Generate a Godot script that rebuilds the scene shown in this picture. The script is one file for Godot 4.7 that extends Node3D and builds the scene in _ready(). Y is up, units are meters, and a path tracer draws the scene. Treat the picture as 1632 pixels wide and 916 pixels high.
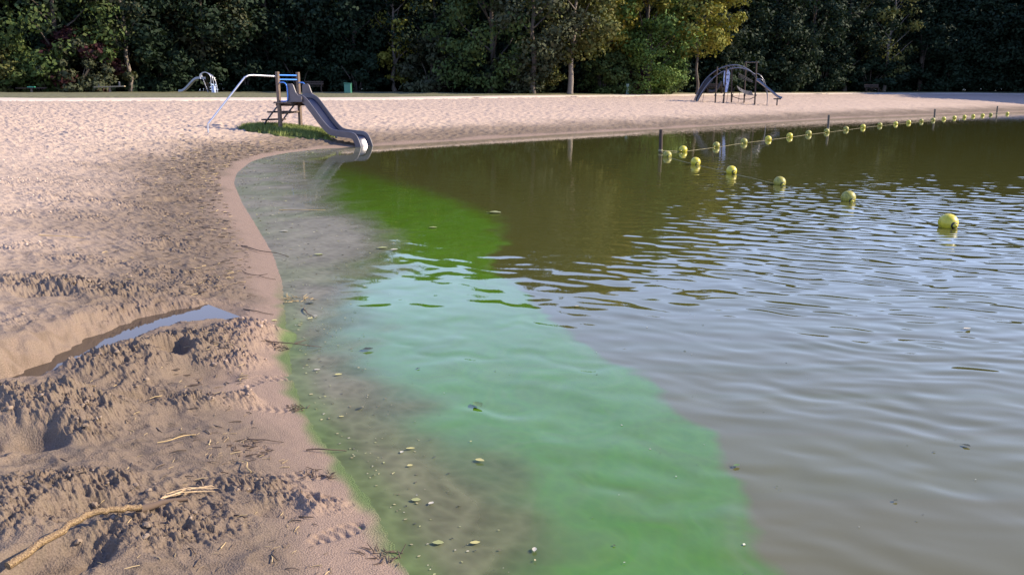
extends Node3D
# A sandy swimming lake in autumn sun. x right, y up, the lake at y = 0; depth z in the tables below runs away from the viewer (world z = -depth).

var used := {}
var sdf := PackedFloat32Array()
const SX0 := -72.0
const SZ0 := -14.0
const SSTEP := 0.5
const SNX := 380
const SNZ := 280
# the waterline as (x, depth) from behind the viewer round the bay and along the far beach
const SHORE := [[6.0, -8.0], [2.2, -2.0], [0.9, 0.0], [0.25, 1.4], [-0.38, 2.91], [-0.45, 3.1], [-0.61, 3.5], [-0.9, 4.04], [-1.11, 4.44], [-1.3, 4.92], [-1.56, 5.75], [-1.85, 6.78], [-2.18, 7.95], [-2.66, 9.38], [-3.44, 11.4], [-4.32, 13.66], [-5.45, 16.76], [-6.04, 18.81], [-6.63, 21.79], [-6.7, 23.4], [-6.5, 25.0], [-5.95, 26.5], [-5.14, 27.59], [-4.44, 28.21], [-2.96, 29.9], [-1.29, 31.79], [2.19, 35.87], [8.68, 42.17], [21.05, 55.6], [42.48, 72.17], [50.0, 75.5], [70.0, 77.5], [100.0, 79.0], [130.0, 80.5]]
const PATH := [[-90.0, 30.0], [-60.0, 31.5], [-40.0, 34.0], [-22.0, 38.5], [-8.0, 49.5], [-2.0, 57.0], [4.0, 64.5], [14.0, 74.5], [24.0, 85.5], [36.0, 93.0], [50.0, 97.0], [58.0, 92.0], [66.0, 86.0], [110.0, 88.0]]
const TREES := [[-90.0, 46.0], [-60.0, 53.0], [-45.0, 58.0], [-35.0, 61.5], [-27.0, 64.0], [-23.0, 72.0], [-18.0, 77.0], [-7.0, 77.5], [-2.0, 72.0], [6.0, 74.0], [16.0, 81.0], [26.0, 91.0], [36.0, 98.0], [46.0, 102.0], [56.0, 99.0], [64.0, 90.0], [72.0, 87.0], [90.0, 90.0]]
var n_clod := FastNoiseLite.new()
var n_fine := FastNoiseLite.new()
var n_cell := FastNoiseLite.new()
var n_mid := FastNoiseLite.new()
var n_big := FastNoiseLite.new()
var n_w1 := FastNoiseLite.new()
var n_w2 := FastNoiseLite.new()
var M := {}
var rng := RandomNumberGenerator.new()


func _ready() -> void:
	rng.seed = 7
	# ---- camera, sky, sun, exposure
	var cam := Camera3D.new()
	cam.name = "camera"
	cam.position = Vector3(0, 1.8, 0)
	cam.rotation_degrees = Vector3(-13.1, 0, 0)
	cam.fov = 37.28
	cam.near = 0.05
	cam.far = 900.0
	add_child(cam)
	var sky_mat := ProceduralSkyMaterial.new()
	sky_mat.sky_top_color = Color(0.10, 0.26, 0.60)
	sky_mat.sky_horizon_color = Color(0.75, 0.84, 1.0)
	sky_mat.sky_curve = 0.55
	sky_mat.sky_energy_multiplier = 1.0
	sky_mat.ground_bottom_color = Color(0.25, 0.24, 0.2)
	sky_mat.ground_horizon_color = Color(0.5, 0.52, 0.5)
	sky_mat.sun_angle_max = 20.0
	var sky := Sky.new()
	sky.sky_material = sky_mat
	var env := Environment.new()
	env.background_mode = Environment.BG_SKY
	env.sky = sky
	env.tonemap_mode = Environment.TONE_MAPPER_LINEAR
	env.tonemap_exposure = 1.95
	env.background_energy_multiplier = 1.28
	env.sdfgi_enabled = true
	env.ssao_enabled = true
	env.ssil_enabled = true
	var we := WorldEnvironment.new()
	we.name = "daylight"
	we.environment = env
	add_child(we)
	var sun := DirectionalLight3D.new()
	sun.name = "sun"
	sun.light_color = Color(1.0, 0.93, 0.83)
	sun.light_energy = 1.6
	sun.light_angular_distance = 0.5
	sun.shadow_enabled = true
	add_child(sun)
	sun.look_at_from_position(Vector3.ZERO, -Vector3(0.85, 0.5, -0.1), Vector3.UP)
	# ---- setting
	noises()
	materials()
	build_sdf()
	build_ground()
	build_sand()
	build_path_and_lawn()
	build_water()
	build_puddle()
	build_forest()
	build_trees()
	# ---- things
	build_grass_mound()
	water_slide()
	climbing_frame()
	far_playground()
	buoys_and_posts()
	driftwood()
	build_litter()


# ------------------------------------------------------------------ helpers
func numbered(called: String) -> String:
	if not used.has(called):
		used[called] = 0
		return called
	used[called] += 1
	return "%s_%03d" % [called, used[called]]

func thing(called: String, label: String, category: String, at := Vector3.ZERO, turn := 0.0, group := "") -> Node3D:
	var o := Node3D.new()
	o.name = numbered(called)
	add_child(o)
	o.position = at
	o.rotation.y = turn
	tag(o, label, category, group)
	return o

func tag(o: Node3D, label: String, category: String, group := "") -> void:
	o.set_meta("label", label)
	o.set_meta("category", category)
	if group:
		o.set_meta("group", group)

func obj(called: String, mesh: Mesh, mat: Material, parent: Node3D = null) -> MeshInstance3D:
	var o := MeshInstance3D.new()
	o.mesh = mesh
	o.material_override = mat
	if parent == null:
		o.name = numbered(called)
		add_child(o)
	else:
		var c := 0
		for k in parent.get_children():
			if String(k.name) == called or String(k.name).begins_with(called + "_0"):
				c += 1
		o.name = called if c == 0 else "%s_%03d" % [called, c]
		parent.add_child(o, true)
	return o

func struct(called: String, mesh: Mesh, mat: Material) -> MeshInstance3D:
	var o := obj(called, mesh, mat)
	o.set_meta("kind", "structure")
	return o

class Shape:
	var v := PackedVector3Array()
	var n := PackedVector3Array()
	var c := PackedColorArray()
	var t := PackedInt32Array()
	var tint := Color.WHITE
	func vert(p: Vector3, nn: Vector3) -> int:
		v.append(p)
		n.append(nn)
		c.append(tint)
		return v.size() - 1
	func tri(a: int, b: int, d: int) -> void:
		t.append(a)
		t.append(b)
		t.append(d)
	func quad(a: Vector3, b: Vector3, d: Vector3, e: Vector3) -> void:
		var nn := (e - a).cross(b - a).normalized()
		var i := vert(a, nn)
		vert(b, nn)
		vert(d, nn)
		vert(e, nn)
		t.append_array([i, i + 1, i + 2, i, i + 2, i + 3])
	func tube(pts: Array, r0: float, r1: float, sides := 8, closed := true) -> void:
		# a round bar along points, tapering from r0 to r1
		var m := pts.size()
		var first := v.size()
		var up := Vector3.UP
		for i in m:
			var p: Vector3 = pts[i]
			var q0: Vector3 = pts[maxi(i - 1, 0)]
			var q1: Vector3 = pts[mini(i + 1, m - 1)]
			var d := (q1 - q0).normalized()
			if i == 0:
				up = Vector3.RIGHT if absf(d.y) > 0.9 else Vector3.UP
			var x := up.cross(d).normalized()
			var y := d.cross(x).normalized()
			up = y
			var r: float = lerpf(r0, r1, float(i) / (m - 1))
			for k in sides:
				var a := TAU * k / sides
				var nn := x * cos(a) + y * sin(a)
				vert(p + nn * r, nn)
		for i in m - 1:
			for k in sides:
				var a := first + i * sides + k
				var b := first + i * sides + (k + 1) % sides
				tri(a, a + sides, b)
				tri(b, a + sides, b + sides)
		if closed:
			for e in [0, m - 1]:
				var p: Vector3 = pts[e]
				var q: Vector3 = pts[1] if e == 0 else pts[m - 2]
				var nn := (p - q).normalized()
				var mid := vert(p + nn * (r0 if e == 0 else r1) * 0.15, nn)
				var ring := []
				for k in sides:
					ring.append(vert(v[first + e * sides + k], nn))
				for k in sides:
					if e == 0:
						tri(mid, ring[k], ring[(k + 1) % sides])
					else:
						tri(mid, ring[(k + 1) % sides], ring[k])
	func box(at: Transform3D, size: Vector3, bevel := 0.006) -> void:
		# a box with chamfered edges
		var h := size * 0.5
		var b := minf(bevel, minf(h.x, minf(h.y, h.z)) * 0.6)
		for ax in 3:
			for s in [-1.0, 1.0]:
				var u := Vector3.ZERO
				var w := Vector3.ZERO
				var o := Vector3.ZERO
				o[ax] = s * h[ax]
				u[(ax + 1) % 3] = h[(ax + 1) % 3] - b
				w[(ax + 2) % 3] = h[(ax + 2) % 3] - b
				quad(at * (o - u - w), at * (o + u - w), at * (o + u + w), at * (o - u + w))
				# chamfers towards the next axis
				for s2 in [-1.0, 1.0]:
					var a2 := (ax + 1) % 3
					var a3 := (ax + 2) % 3
					var p := Vector3.ZERO
					var q := Vector3.ZERO
					p[ax] = s * h[ax]
					p[a2] = s2 * (h[a2] - b)
					q[ax] = s * (h[ax] - b)
					q[a2] = s2 * h[a2]
					var l := Vector3.ZERO
					l[a3] = h[a3] - b
					quad(at * (p - l), at * (p + l), at * (q + l), at * (q - l))
	func mesh() -> ArrayMesh:
		# every face turned the way its normals point
		for k in range(0, t.size(), 3):
			if (v[t[k + 2]] - v[t[k]]).cross(v[t[k + 1]] - v[t[k]]).dot(n[t[k]] + n[t[k + 1]] + n[t[k + 2]]) < 0.0:
				var w := t[k + 1]
				t[k + 1] = t[k + 2]
				t[k + 2] = w
		var a := []
		a.resize(Mesh.ARRAY_MAX)
		a[Mesh.ARRAY_VERTEX] = v
		a[Mesh.ARRAY_NORMAL] = n
		a[Mesh.ARRAY_COLOR] = c
		a[Mesh.ARRAY_INDEX] = t
		var m := ArrayMesh.new()
		m.add_surface_from_arrays(Mesh.PRIMITIVE_TRIANGLES, a)
		return m

func tube_mesh(pts: Array, r0: float, r1 := -1.0, sides := 8) -> ArrayMesh:
	var s := Shape.new()
	s.tube(pts, r0, r0 if r1 < 0.0 else r1, sides)
	return s.mesh()

func box_mesh(at: Transform3D, size: Vector3, bevel := 0.006) -> ArrayMesh:
	var s := Shape.new()
	s.box(at, size, bevel)
	return s.mesh()

func lathe(profile: Array, sides := 20) -> ArrayMesh:
	# profile of (radius, height) from the bottom up, turned about y
	var s := Shape.new()
	var m := profile.size()
	for i in m:
		var p: Array = profile[i]
		var a: Array = profile[maxi(i - 1, 0)]
		var b: Array = profile[mini(i + 1, m - 1)]
		var dr: float = b[0] - a[0]
		var dy: float = b[1] - a[1]
		for k in sides:
			var g := TAU * k / sides
			s.vert(Vector3(p[0] * cos(g), p[1], p[0] * sin(g)), Vector3(dy * cos(g), -dr, dy * sin(g)).normalized())
	for i in m - 1:
		for k in sides:
			var a := i * sides + k
			var b := i * sides + (k + 1) % sides
			s.tri(a, b, a + sides)
			s.tri(b, b + sides, a + sides)
	return s.mesh()

func grid_mesh(v: PackedVector3Array, c: PackedColorArray, nc: int, nr: int) -> ArrayMesh:
	# rows run away from the viewer, columns to the right
	var n := PackedVector3Array()
	n.resize(v.size())
	for j in nr:
		var j0 := maxi(j - 1, 0) * nc
		var j1 := mini(j + 1, nr - 1) * nc
		for i in nc:
			var dx := v[j * nc + mini(i + 1, nc - 1)] - v[j * nc + maxi(i - 1, 0)]
			var dz := v[j1 + i] - v[j0 + i]
			n[j * nc + i] = dx.cross(dz).normalized()
	var t := PackedInt32Array()
	t.resize((nc - 1) * (nr - 1) * 6)
	var k := 0
	for j in nr - 1:
		for i in nc - 1:
			var a := j * nc + i
			t[k] = a
			t[k + 1] = a + nc
			t[k + 2] = a + 1
			t[k + 3] = a + 1
			t[k + 4] = a + nc
			t[k + 5] = a + nc + 1
			k += 6
	var arr := []
	arr.resize(Mesh.ARRAY_MAX)
	arr[Mesh.ARRAY_VERTEX] = v
	arr[Mesh.ARRAY_NORMAL] = n
	if c.size():
		arr[Mesh.ARRAY_COLOR] = c
	arr[Mesh.ARRAY_INDEX] = t
	var m := ArrayMesh.new()
	m.add_surface_from_arrays(Mesh.PRIMITIVE_TRIANGLES, arr)
	return m

func along(line: Array, z: float) -> float:
	# x of a polyline of (x, depth) at that depth
	for i in line.size() - 1:
		if z <= line[i + 1][1]:
			var a: Array = line[i]
			var b: Array = line[i + 1]
			return lerpf(a[0], b[0], (z - a[1]) / (b[1] - a[1]))
	return line[-1][0]

func depth_at(line: Array, x: float) -> float:
	for i in line.size() - 1:
		if x <= line[i + 1][0]:
			var a: Array = line[i]
			var b: Array = line[i + 1]
			return lerpf(a[1], b[1], (x - a[0]) / (b[0] - a[0]))
	return line[-1][1]

func to_line(line: Array, x: float, z: float) -> float:
	var best := 1e9
	for i in line.size() - 1:
		var ax: float = line[i][0]
		var az: float = line[i][1]
		var bx: float = line[i + 1][0] - ax
		var bz: float = line[i + 1][1] - az
		var t := clampf(((x - ax) * bx + (z - az) * bz) / (bx * bx + bz * bz), 0.0, 1.0)
		var ex := x - ax - bx * t
		var ez := z - az - bz * t
		best = minf(best, ex * ex + ez * ez)
	return sqrt(best)

func build_sdf() -> void:
	sdf.resize(SNX * SNZ)
	var sx := []
	for j in SNZ:
		sx.append(along(SHORE, SZ0 + j * SSTEP))
	var m := SHORE.size() - 1
	var ax := PackedFloat32Array()
	var az := PackedFloat32Array()
	var bx := PackedFloat32Array()
	var bz := PackedFloat32Array()
	var il := PackedFloat32Array()
	for i in m:
		ax.append(SHORE[i][0])
		az.append(SHORE[i][1])
		bx.append(SHORE[i + 1][0] - SHORE[i][0])
		bz.append(SHORE[i + 1][1] - SHORE[i][1])
		il.append(1.0 / (bx[i] * bx[i] + bz[i] * bz[i]))
	for j in SNZ:
		var z := SZ0 + j * SSTEP
		for i in SNX:
			var x := SX0 + i * SSTEP
			var best := 1e9
			for k in m:
				var px := x - ax[k]
				var pz := z - az[k]
				var t := clampf((px * bx[k] + pz * bz[k]) * il[k], 0.0, 1.0)
				px -= bx[k] * t
				pz -= bz[k] * t
				var e := px * px + pz * pz
				if e < best:
					best = e
			sdf[j * SNX + i] = sqrt(best) * (1.0 if x < sx[j] else -1.0)

func inland(x: float, z: float) -> float:
	# metres inland of the waterline (negative out on the lake)
	var fx := clampf((x - SX0) / SSTEP, 0.0, SNX - 1.001)
	var fz := clampf((z - SZ0) / SSTEP, 0.0, SNZ - 1.001)
	var i := int(fx)
	var j := int(fz)
	fx -= i
	fz -= j
	var o := j * SNX + i
	return lerpf(lerpf(sdf[o], sdf[o + 1], fx), lerpf(sdf[o + SNX], sdf[o + SNX + 1], fx), fz)

func base_height(d: float) -> float:
	return 1.52 * (1.0 - exp(-d / 10.0)) if d > 0.0 else maxf(0.1 * d, -0.6)

func land(x: float, z: float) -> float:
	return base_height(inland(x, z))

func on_land(x: float, z: float, lift := 0.0) -> Vector3:
	return Vector3(x, land(x, z) + lift, -z)

var sand_rows := PackedFloat32Array()
var sand_span := PackedVector2Array()
var sand_v := PackedVector3Array()
const SAND_COLUMNS := 560

func sand_y(x: float, z: float) -> float:
	# the height of the finished sand, clods and all
	var j := clampi(sand_rows.bsearch(z), 0, sand_rows.size() - 1)
	var f := (x - sand_span[j].x) / (sand_span[j].y - sand_span[j].x)
	if f < 0.0 or f > 1.0:
		return land(x, z)
	return sand_v[j * SAND_COLUMNS + 24 + int(f * (SAND_COLUMNS - 25))].y

func on_sand(x: float, z: float, lift := 0.0) -> Vector3:
	return Vector3(x, maxf(sand_y(x, z), 0.0) + lift, -z)

func noises() -> void:
	var all := [n_clod, n_fine, n_mid, n_big, n_w1, n_w2]
	for i in all.size():
		all[i].seed = 11 + i
		all[i].frequency = 1.0
		all[i].noise_type = FastNoiseLite.TYPE_SIMPLEX_SMOOTH
		all[i].fractal_type = FastNoiseLite.FRACTAL_NONE
	n_cell.seed = 21
	n_cell.frequency = 1.0
	n_cell.noise_type = FastNoiseLite.TYPE_CELLULAR
	n_cell.cellular_return_type = FastNoiseLite.RETURN_CELL_VALUE
	n_cell.cellular_jitter = 1.0
	n_clod.noise_type = FastNoiseLite.TYPE_CELLULAR
	n_clod.cellular_return_type = FastNoiseLite.RETURN_DISTANCE
	n_clod.cellular_jitter = 1.0
	n_fine.noise_type = FastNoiseLite.TYPE_SIMPLEX
	n_fine.fractal_type = FastNoiseLite.FRACTAL_RIDGED
	n_fine.fractal_octaves = 2
	n_mid.fractal_type = FastNoiseLite.FRACTAL_FBM
	n_mid.fractal_octaves = 2
	n_big.fractal_type = FastNoiseLite.FRACTAL_FBM
	n_big.fractal_octaves = 3

func plain(c: Color, rough := 0.8, metal := 0.0) -> StandardMaterial3D:
	# c is a linear base colour
	var m := StandardMaterial3D.new()
	m.albedo_color = c.linear_to_srgb()
	m.roughness = rough
	m.metallic = metal
	return m

func noise_map(freq: float, low: Color, high: Color, size := 256, octaves := 4, sd := 3) -> NoiseTexture2D:
	var f := FastNoiseLite.new()
	f.seed = sd
	f.frequency = freq
	f.fractal_octaves = octaves
	var t := NoiseTexture2D.new()
	t.width = size
	t.height = size
	t.seamless = true
	t.noise = f
	var g := Gradient.new()
	g.set_color(0, low)
	g.set_color(1, high)
	t.color_ramp = g
	return t

func textured(c: Color, tex: Texture2D, scale: Vector3, rough := 0.8, bump := 0.0, metal := 0.0) -> StandardMaterial3D:
	var m := plain(c, rough, metal)
	m.albedo_texture = tex
	m.uv1_triplanar = true
	m.uv1_scale = scale
	if bump > 0.0:
		m.heightmap_enabled = true
		m.heightmap_texture = tex
		m.heightmap_scale = bump
	return m

func materials() -> void:
	var grain := noise_map(0.09, Color(0.62, 0.62, 0.62), Color(1, 1, 1), 512, 5, 4)
	var sand := plain(Color.WHITE, 0.95)
	sand.vertex_color_use_as_albedo = true
	sand.albedo_texture = grain
	sand.uv1_triplanar = true
	sand.uv1_world_triplanar = true
	sand.uv1_scale = Vector3.ONE * 2.2
	sand.heightmap_enabled = true
	sand.heightmap_texture = grain
	sand.heightmap_scale = 1.1
	sand.metallic_specular = 0.25
	M.sand = sand
	M.crumb = plain(Color.WHITE, 0.95)
	M.crumb.vertex_color_use_as_albedo = true
	M.crumb.metallic_specular = 0.25
	var water := plain(Color.WHITE, 0.03)
	water.vertex_color_use_as_albedo = true
	water.metallic_specular = 0.41
	M.water = water
	var film := plain(Color.WHITE, 0.6)
	film.vertex_color_use_as_albedo = true
	film.transparency = BaseMaterial3D.TRANSPARENCY_ALPHA
	film.metallic_specular = 0.22
	M.film = film
	var puddle := plain(Color(0.06, 0.044, 0.032), 0.03)
	puddle.metallic_specular = 0.28
	M.puddle = puddle
	M.lawn = textured(Color(0.19, 0.18, 0.07), noise_map(0.05, Color(0.5, 0.5, 0.45), Color(1, 1, 1), 256, 4, 6), Vector3.ONE * 0.25, 0.95)
	M.path = textured(Color(0.6, 0.5, 0.385), noise_map(0.03, Color(0.85, 0.85, 0.85), Color(1, 1, 1), 256, 4, 8), Vector3.ONE * 0.4, 0.95)
	M.soil = plain(Color(0.05, 0.045, 0.03), 1.0)
	var wood := noise_map(0.05, Color(0.45, 0.42, 0.4), Color(1, 1, 1), 256, 4, 9)
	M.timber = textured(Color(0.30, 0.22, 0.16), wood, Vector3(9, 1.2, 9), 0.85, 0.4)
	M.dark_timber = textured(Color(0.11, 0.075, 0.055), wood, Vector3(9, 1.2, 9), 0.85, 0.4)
	M.grey_timber = textured(Color(0.22, 0.19, 0.15), wood, Vector3(9, 1.2, 9), 0.85, 0.4)
	M.bark = textured(Color(0.17, 0.14, 0.11), wood, Vector3(3, 0.7, 3), 0.9, 2.0)
	M.pale_bark = textured(Color(0.36, 0.31, 0.26), wood, Vector3(3, 0.7, 3), 0.9, 2.0)
	M.galvanised = plain(Color(0.62, 0.6, 0.6), 0.35, 0.85)
	M.blue = plain(Color(0.06, 0.25, 0.72), 0.25, 0.15)
	M.mauve = textured(Color(0.135, 0.114, 0.114), noise_map(0.02, Color(0.85, 0.85, 0.85), Color(1, 1, 1), 128, 3, 12), Vector3.ONE * 1.5, 0.42)
	M.steel = plain(Color(0.13, 0.125, 0.135), 0.27, 1.0)
	M.grey_steel = plain(Color(0.13, 0.135, 0.16), 0.32, 0.6)
	M.dark_rubber = plain(Color(0.03, 0.027, 0.03), 0.7)
	M.pale_panel = textured(Color(0.55, 0.6, 0.7), noise_map(0.04, Color(0.6, 0.65, 0.8), Color(1, 1, 1), 128, 2, 14), Vector3.ONE, 0.5)
	M.yellow = textured(Color(0.7, 0.58, 0.04), noise_map(0.025, Color(0.72, 0.74, 0.7), Color(1, 1, 1), 256, 4, 15), Vector3.ONE * 3.0, 0.4)
	M.stained_yellow = textured(Color(0.56, 0.47, 0.07), noise_map(0.03, Color(0.45, 0.5, 0.4), Color(1, 1, 1), 256, 5, 17), Vector3.ONE * 4.0, 0.5)
	M.black = plain(Color(0.012, 0.012, 0.012), 0.5)
	M.rope = plain(Color(0.28, 0.25, 0.14), 0.9)
	M.bin_green = plain(Color(0.04, 0.16, 0.11), 0.4)
	M.seat_green = plain(Color(0.06, 0.35, 0.22), 0.4)
	M.pale_wood = textured(Color(0.5, 0.42, 0.28), wood, Vector3(6, 6, 1), 0.8)
	M.straw = plain(Color(0.45, 0.32, 0.14), 0.85)
	M.twig = plain(Color(0.09, 0.06, 0.04), 0.9)
	var leaf := plain(Color.WHITE, 0.55)
	leaf.vertex_color_use_as_albedo = true
	leaf.backlight_enabled = true
	leaf.backlight = Color(0.35, 0.35, 0.2)
	M.litter = leaf
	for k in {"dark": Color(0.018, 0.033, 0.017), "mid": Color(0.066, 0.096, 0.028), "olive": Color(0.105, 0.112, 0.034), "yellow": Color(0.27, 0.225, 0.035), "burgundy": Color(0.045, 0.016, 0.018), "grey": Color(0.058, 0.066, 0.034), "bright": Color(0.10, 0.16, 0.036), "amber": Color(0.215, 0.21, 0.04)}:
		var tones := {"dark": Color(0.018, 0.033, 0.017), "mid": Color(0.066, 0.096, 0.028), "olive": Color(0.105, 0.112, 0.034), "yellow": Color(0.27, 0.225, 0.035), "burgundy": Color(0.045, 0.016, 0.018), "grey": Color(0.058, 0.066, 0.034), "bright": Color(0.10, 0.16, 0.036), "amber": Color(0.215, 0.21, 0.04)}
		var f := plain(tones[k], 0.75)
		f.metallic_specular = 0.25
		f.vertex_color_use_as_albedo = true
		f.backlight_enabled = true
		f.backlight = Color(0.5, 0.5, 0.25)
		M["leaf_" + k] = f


# ------------------------------------------------------------------ ground
func build_ground() -> void:
	# the bed of the lake and the land to the horizon, under everything
	var v := PackedVector3Array()
	var nx := 121
	var nz := 121
	for j in nz:
		for i in nx:
			var x := -480.0 + i * 8.0
			var z := -120.0 + j * 7.0
			var d := inland(x, z)
			v.append(Vector3(x, base_height(d) - (0.3 if d > 0.0 else 0.9), -z))
	struct("ground", grid_mesh(v, PackedColorArray(), nx, nz), M.soil)

# dug heaps (x, depth, radius along, radius across, turn, height, how cloddy) and pits (negative heights)
const HEAPS := [
	[-2.12, 5.56, 0.58, 0.27, 0.95, 0.14, 1.0], [-2.4, 4.98, 0.34, 0.24, 0.9, 0.12, 1.0], [-1.95, 6.05, 0.26, 0.18, 0.3, 0.09, 1.0], [-1.86, 5.3, 0.24, 0.16, 0.5, 0.09, 1.0],
	[-2.22, 5.28, 0.13, 0.16, 0.0, -0.13, 0.2], [-1.9, 4.98, 0.2, 0.14, 0.3, -0.04, 0.1],
	[-2.3, 4.12, 0.34, 0.24, 0.5, 0.15, 1.0], [-2.08, 3.9, 0.14, 0.12, 0.2, 0.07, 1.0], [-2.32, 3.72, 0.2, 0.12, 0.2, -0.07, 0.4], [-2.6, 4.2, 0.3, 0.2, 0.3, 0.08, 1.0], [-2.05, 4.48, 0.2, 0.14, 0.6, -0.06, 0.2],
	[-1.78, 4.5, 0.2, 0.13, 0.5, 0.08, 1.0], [-1.55, 4.62, 0.1, 0.08, 0.0, 0.07, 1.0],
	[-0.92, 3.38, 0.2, 0.1, 0.2, 0.04, 0.9], [-1.15, 3.5, 0.2, 0.12, 0.2, 0.035, 0.9], [-0.98, 3.3, 0.12, 0.06, 0.2, -0.04, 0.2],
	[-1.66, 2.68, 0.26, 0.12, 0.9, -0.09, 0.1], [-1.72, 3.12, 0.16, 0.08, 0.8, -0.05, 0.7], [-1.86, 3.3, 0.3, 0.18, 0.4, 0.04, 1.0], [-2.0, 3.0, 0.3, 0.2, 0.3, 0.05, 0.9], [-1.36, 3.05, 0.3, 0.2, 0.4, 0.03, 0.9],
	[-2.62, 7.2, 0.26, 0.16, 0.2, 0.09, 0.9], [-2.95, 7.12, 0.16, 0.1, 0.2, 0.06, 0.9], [-3.35, 6.75, 0.5, 0.28, 0.2, 0.07, 1.0], [-3.66, 6.45, 0.2, 0.12, 0.3, -0.07, 0.6], [-3.9, 6.7, 0.4, 0.3, 0.3, 0.06, 1.0], [-3.05, 7.7, 0.4, 0.2, 0.2, 0.03, 0.9], [-3.95, 7.8, 0.5, 0.25, 0.2, 0.035, 0.9],
	[-3.8, 9.2, 0.45, 0.25, 0.3, 0.06, 1.0], [-3.72, 9.05, 0.2, 0.1, 0.2, -0.05, 0.5],
	[-5.9, 11.7, 0.8, 0.4, 0.2, 0.1, 1.0], [-5.1, 11.5, 0.45, 0.25, 0.2, 0.05, 1.0], [-5.15, 13.2, 0.34, 0.28, 0.2, -0.16, 0.3], [-4.9, 13.0, 0.3, 0.2, 0.5, 0.08, 1.0], [-5.75, 12.6, 0.7, 0.5, 0.2, -0.06, 0.2], [-6.6, 13.9, 0.7, 0.3, 0.1, 0.09, 1.0], [-7.4, 13.2, 0.9, 0.4, 0.2, 0.06, 1.0], [-5.9, 14.6, 0.4, 0.2, 0.1, 0.08, 1.0],
	[-6.9, 10.2, 0.8, 0.4, 0.2, 0.04, 1.0], [2.5, 46.3, 0.7, 0.3, 0.3, -0.12, 1.0], [-0.3, 35.4, 0.8, 0.3, 0.3, -0.08, 1.0], [9.8, 46.8, 0.9, 0.3, 0.5, -0.1, 1.0], [12.6, 49.5, 0.8, 0.3, 0.5, 0.1, 1.0], [16.0, 54.0, 0.8, 0.4, 0.5, 0.12, 1.0]]
const CHANNEL := [[-2.36, 6.66], [-2.72, 6.3], [-2.86, 5.8], [-2.87, 5.3], [-2.92, 4.9], [-3.15, 4.55], [-3.6, 4.3]]
const PRINTS := [[-0.72, 3.16, 0.9], [-1.02, 3.66, 0.4], [-1.38, 4.55, 0.2], [-1.28, 3.85, 1.2], [-1.72, 2.98, 0.5], [-1.45, 5.15, 0.8], [-2.9, 8.2, 1.0], [-1.6, 5.0, 1.4]]  # shoe prints: x, depth, heading
const PUDDLE_Y := 0.072

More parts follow.
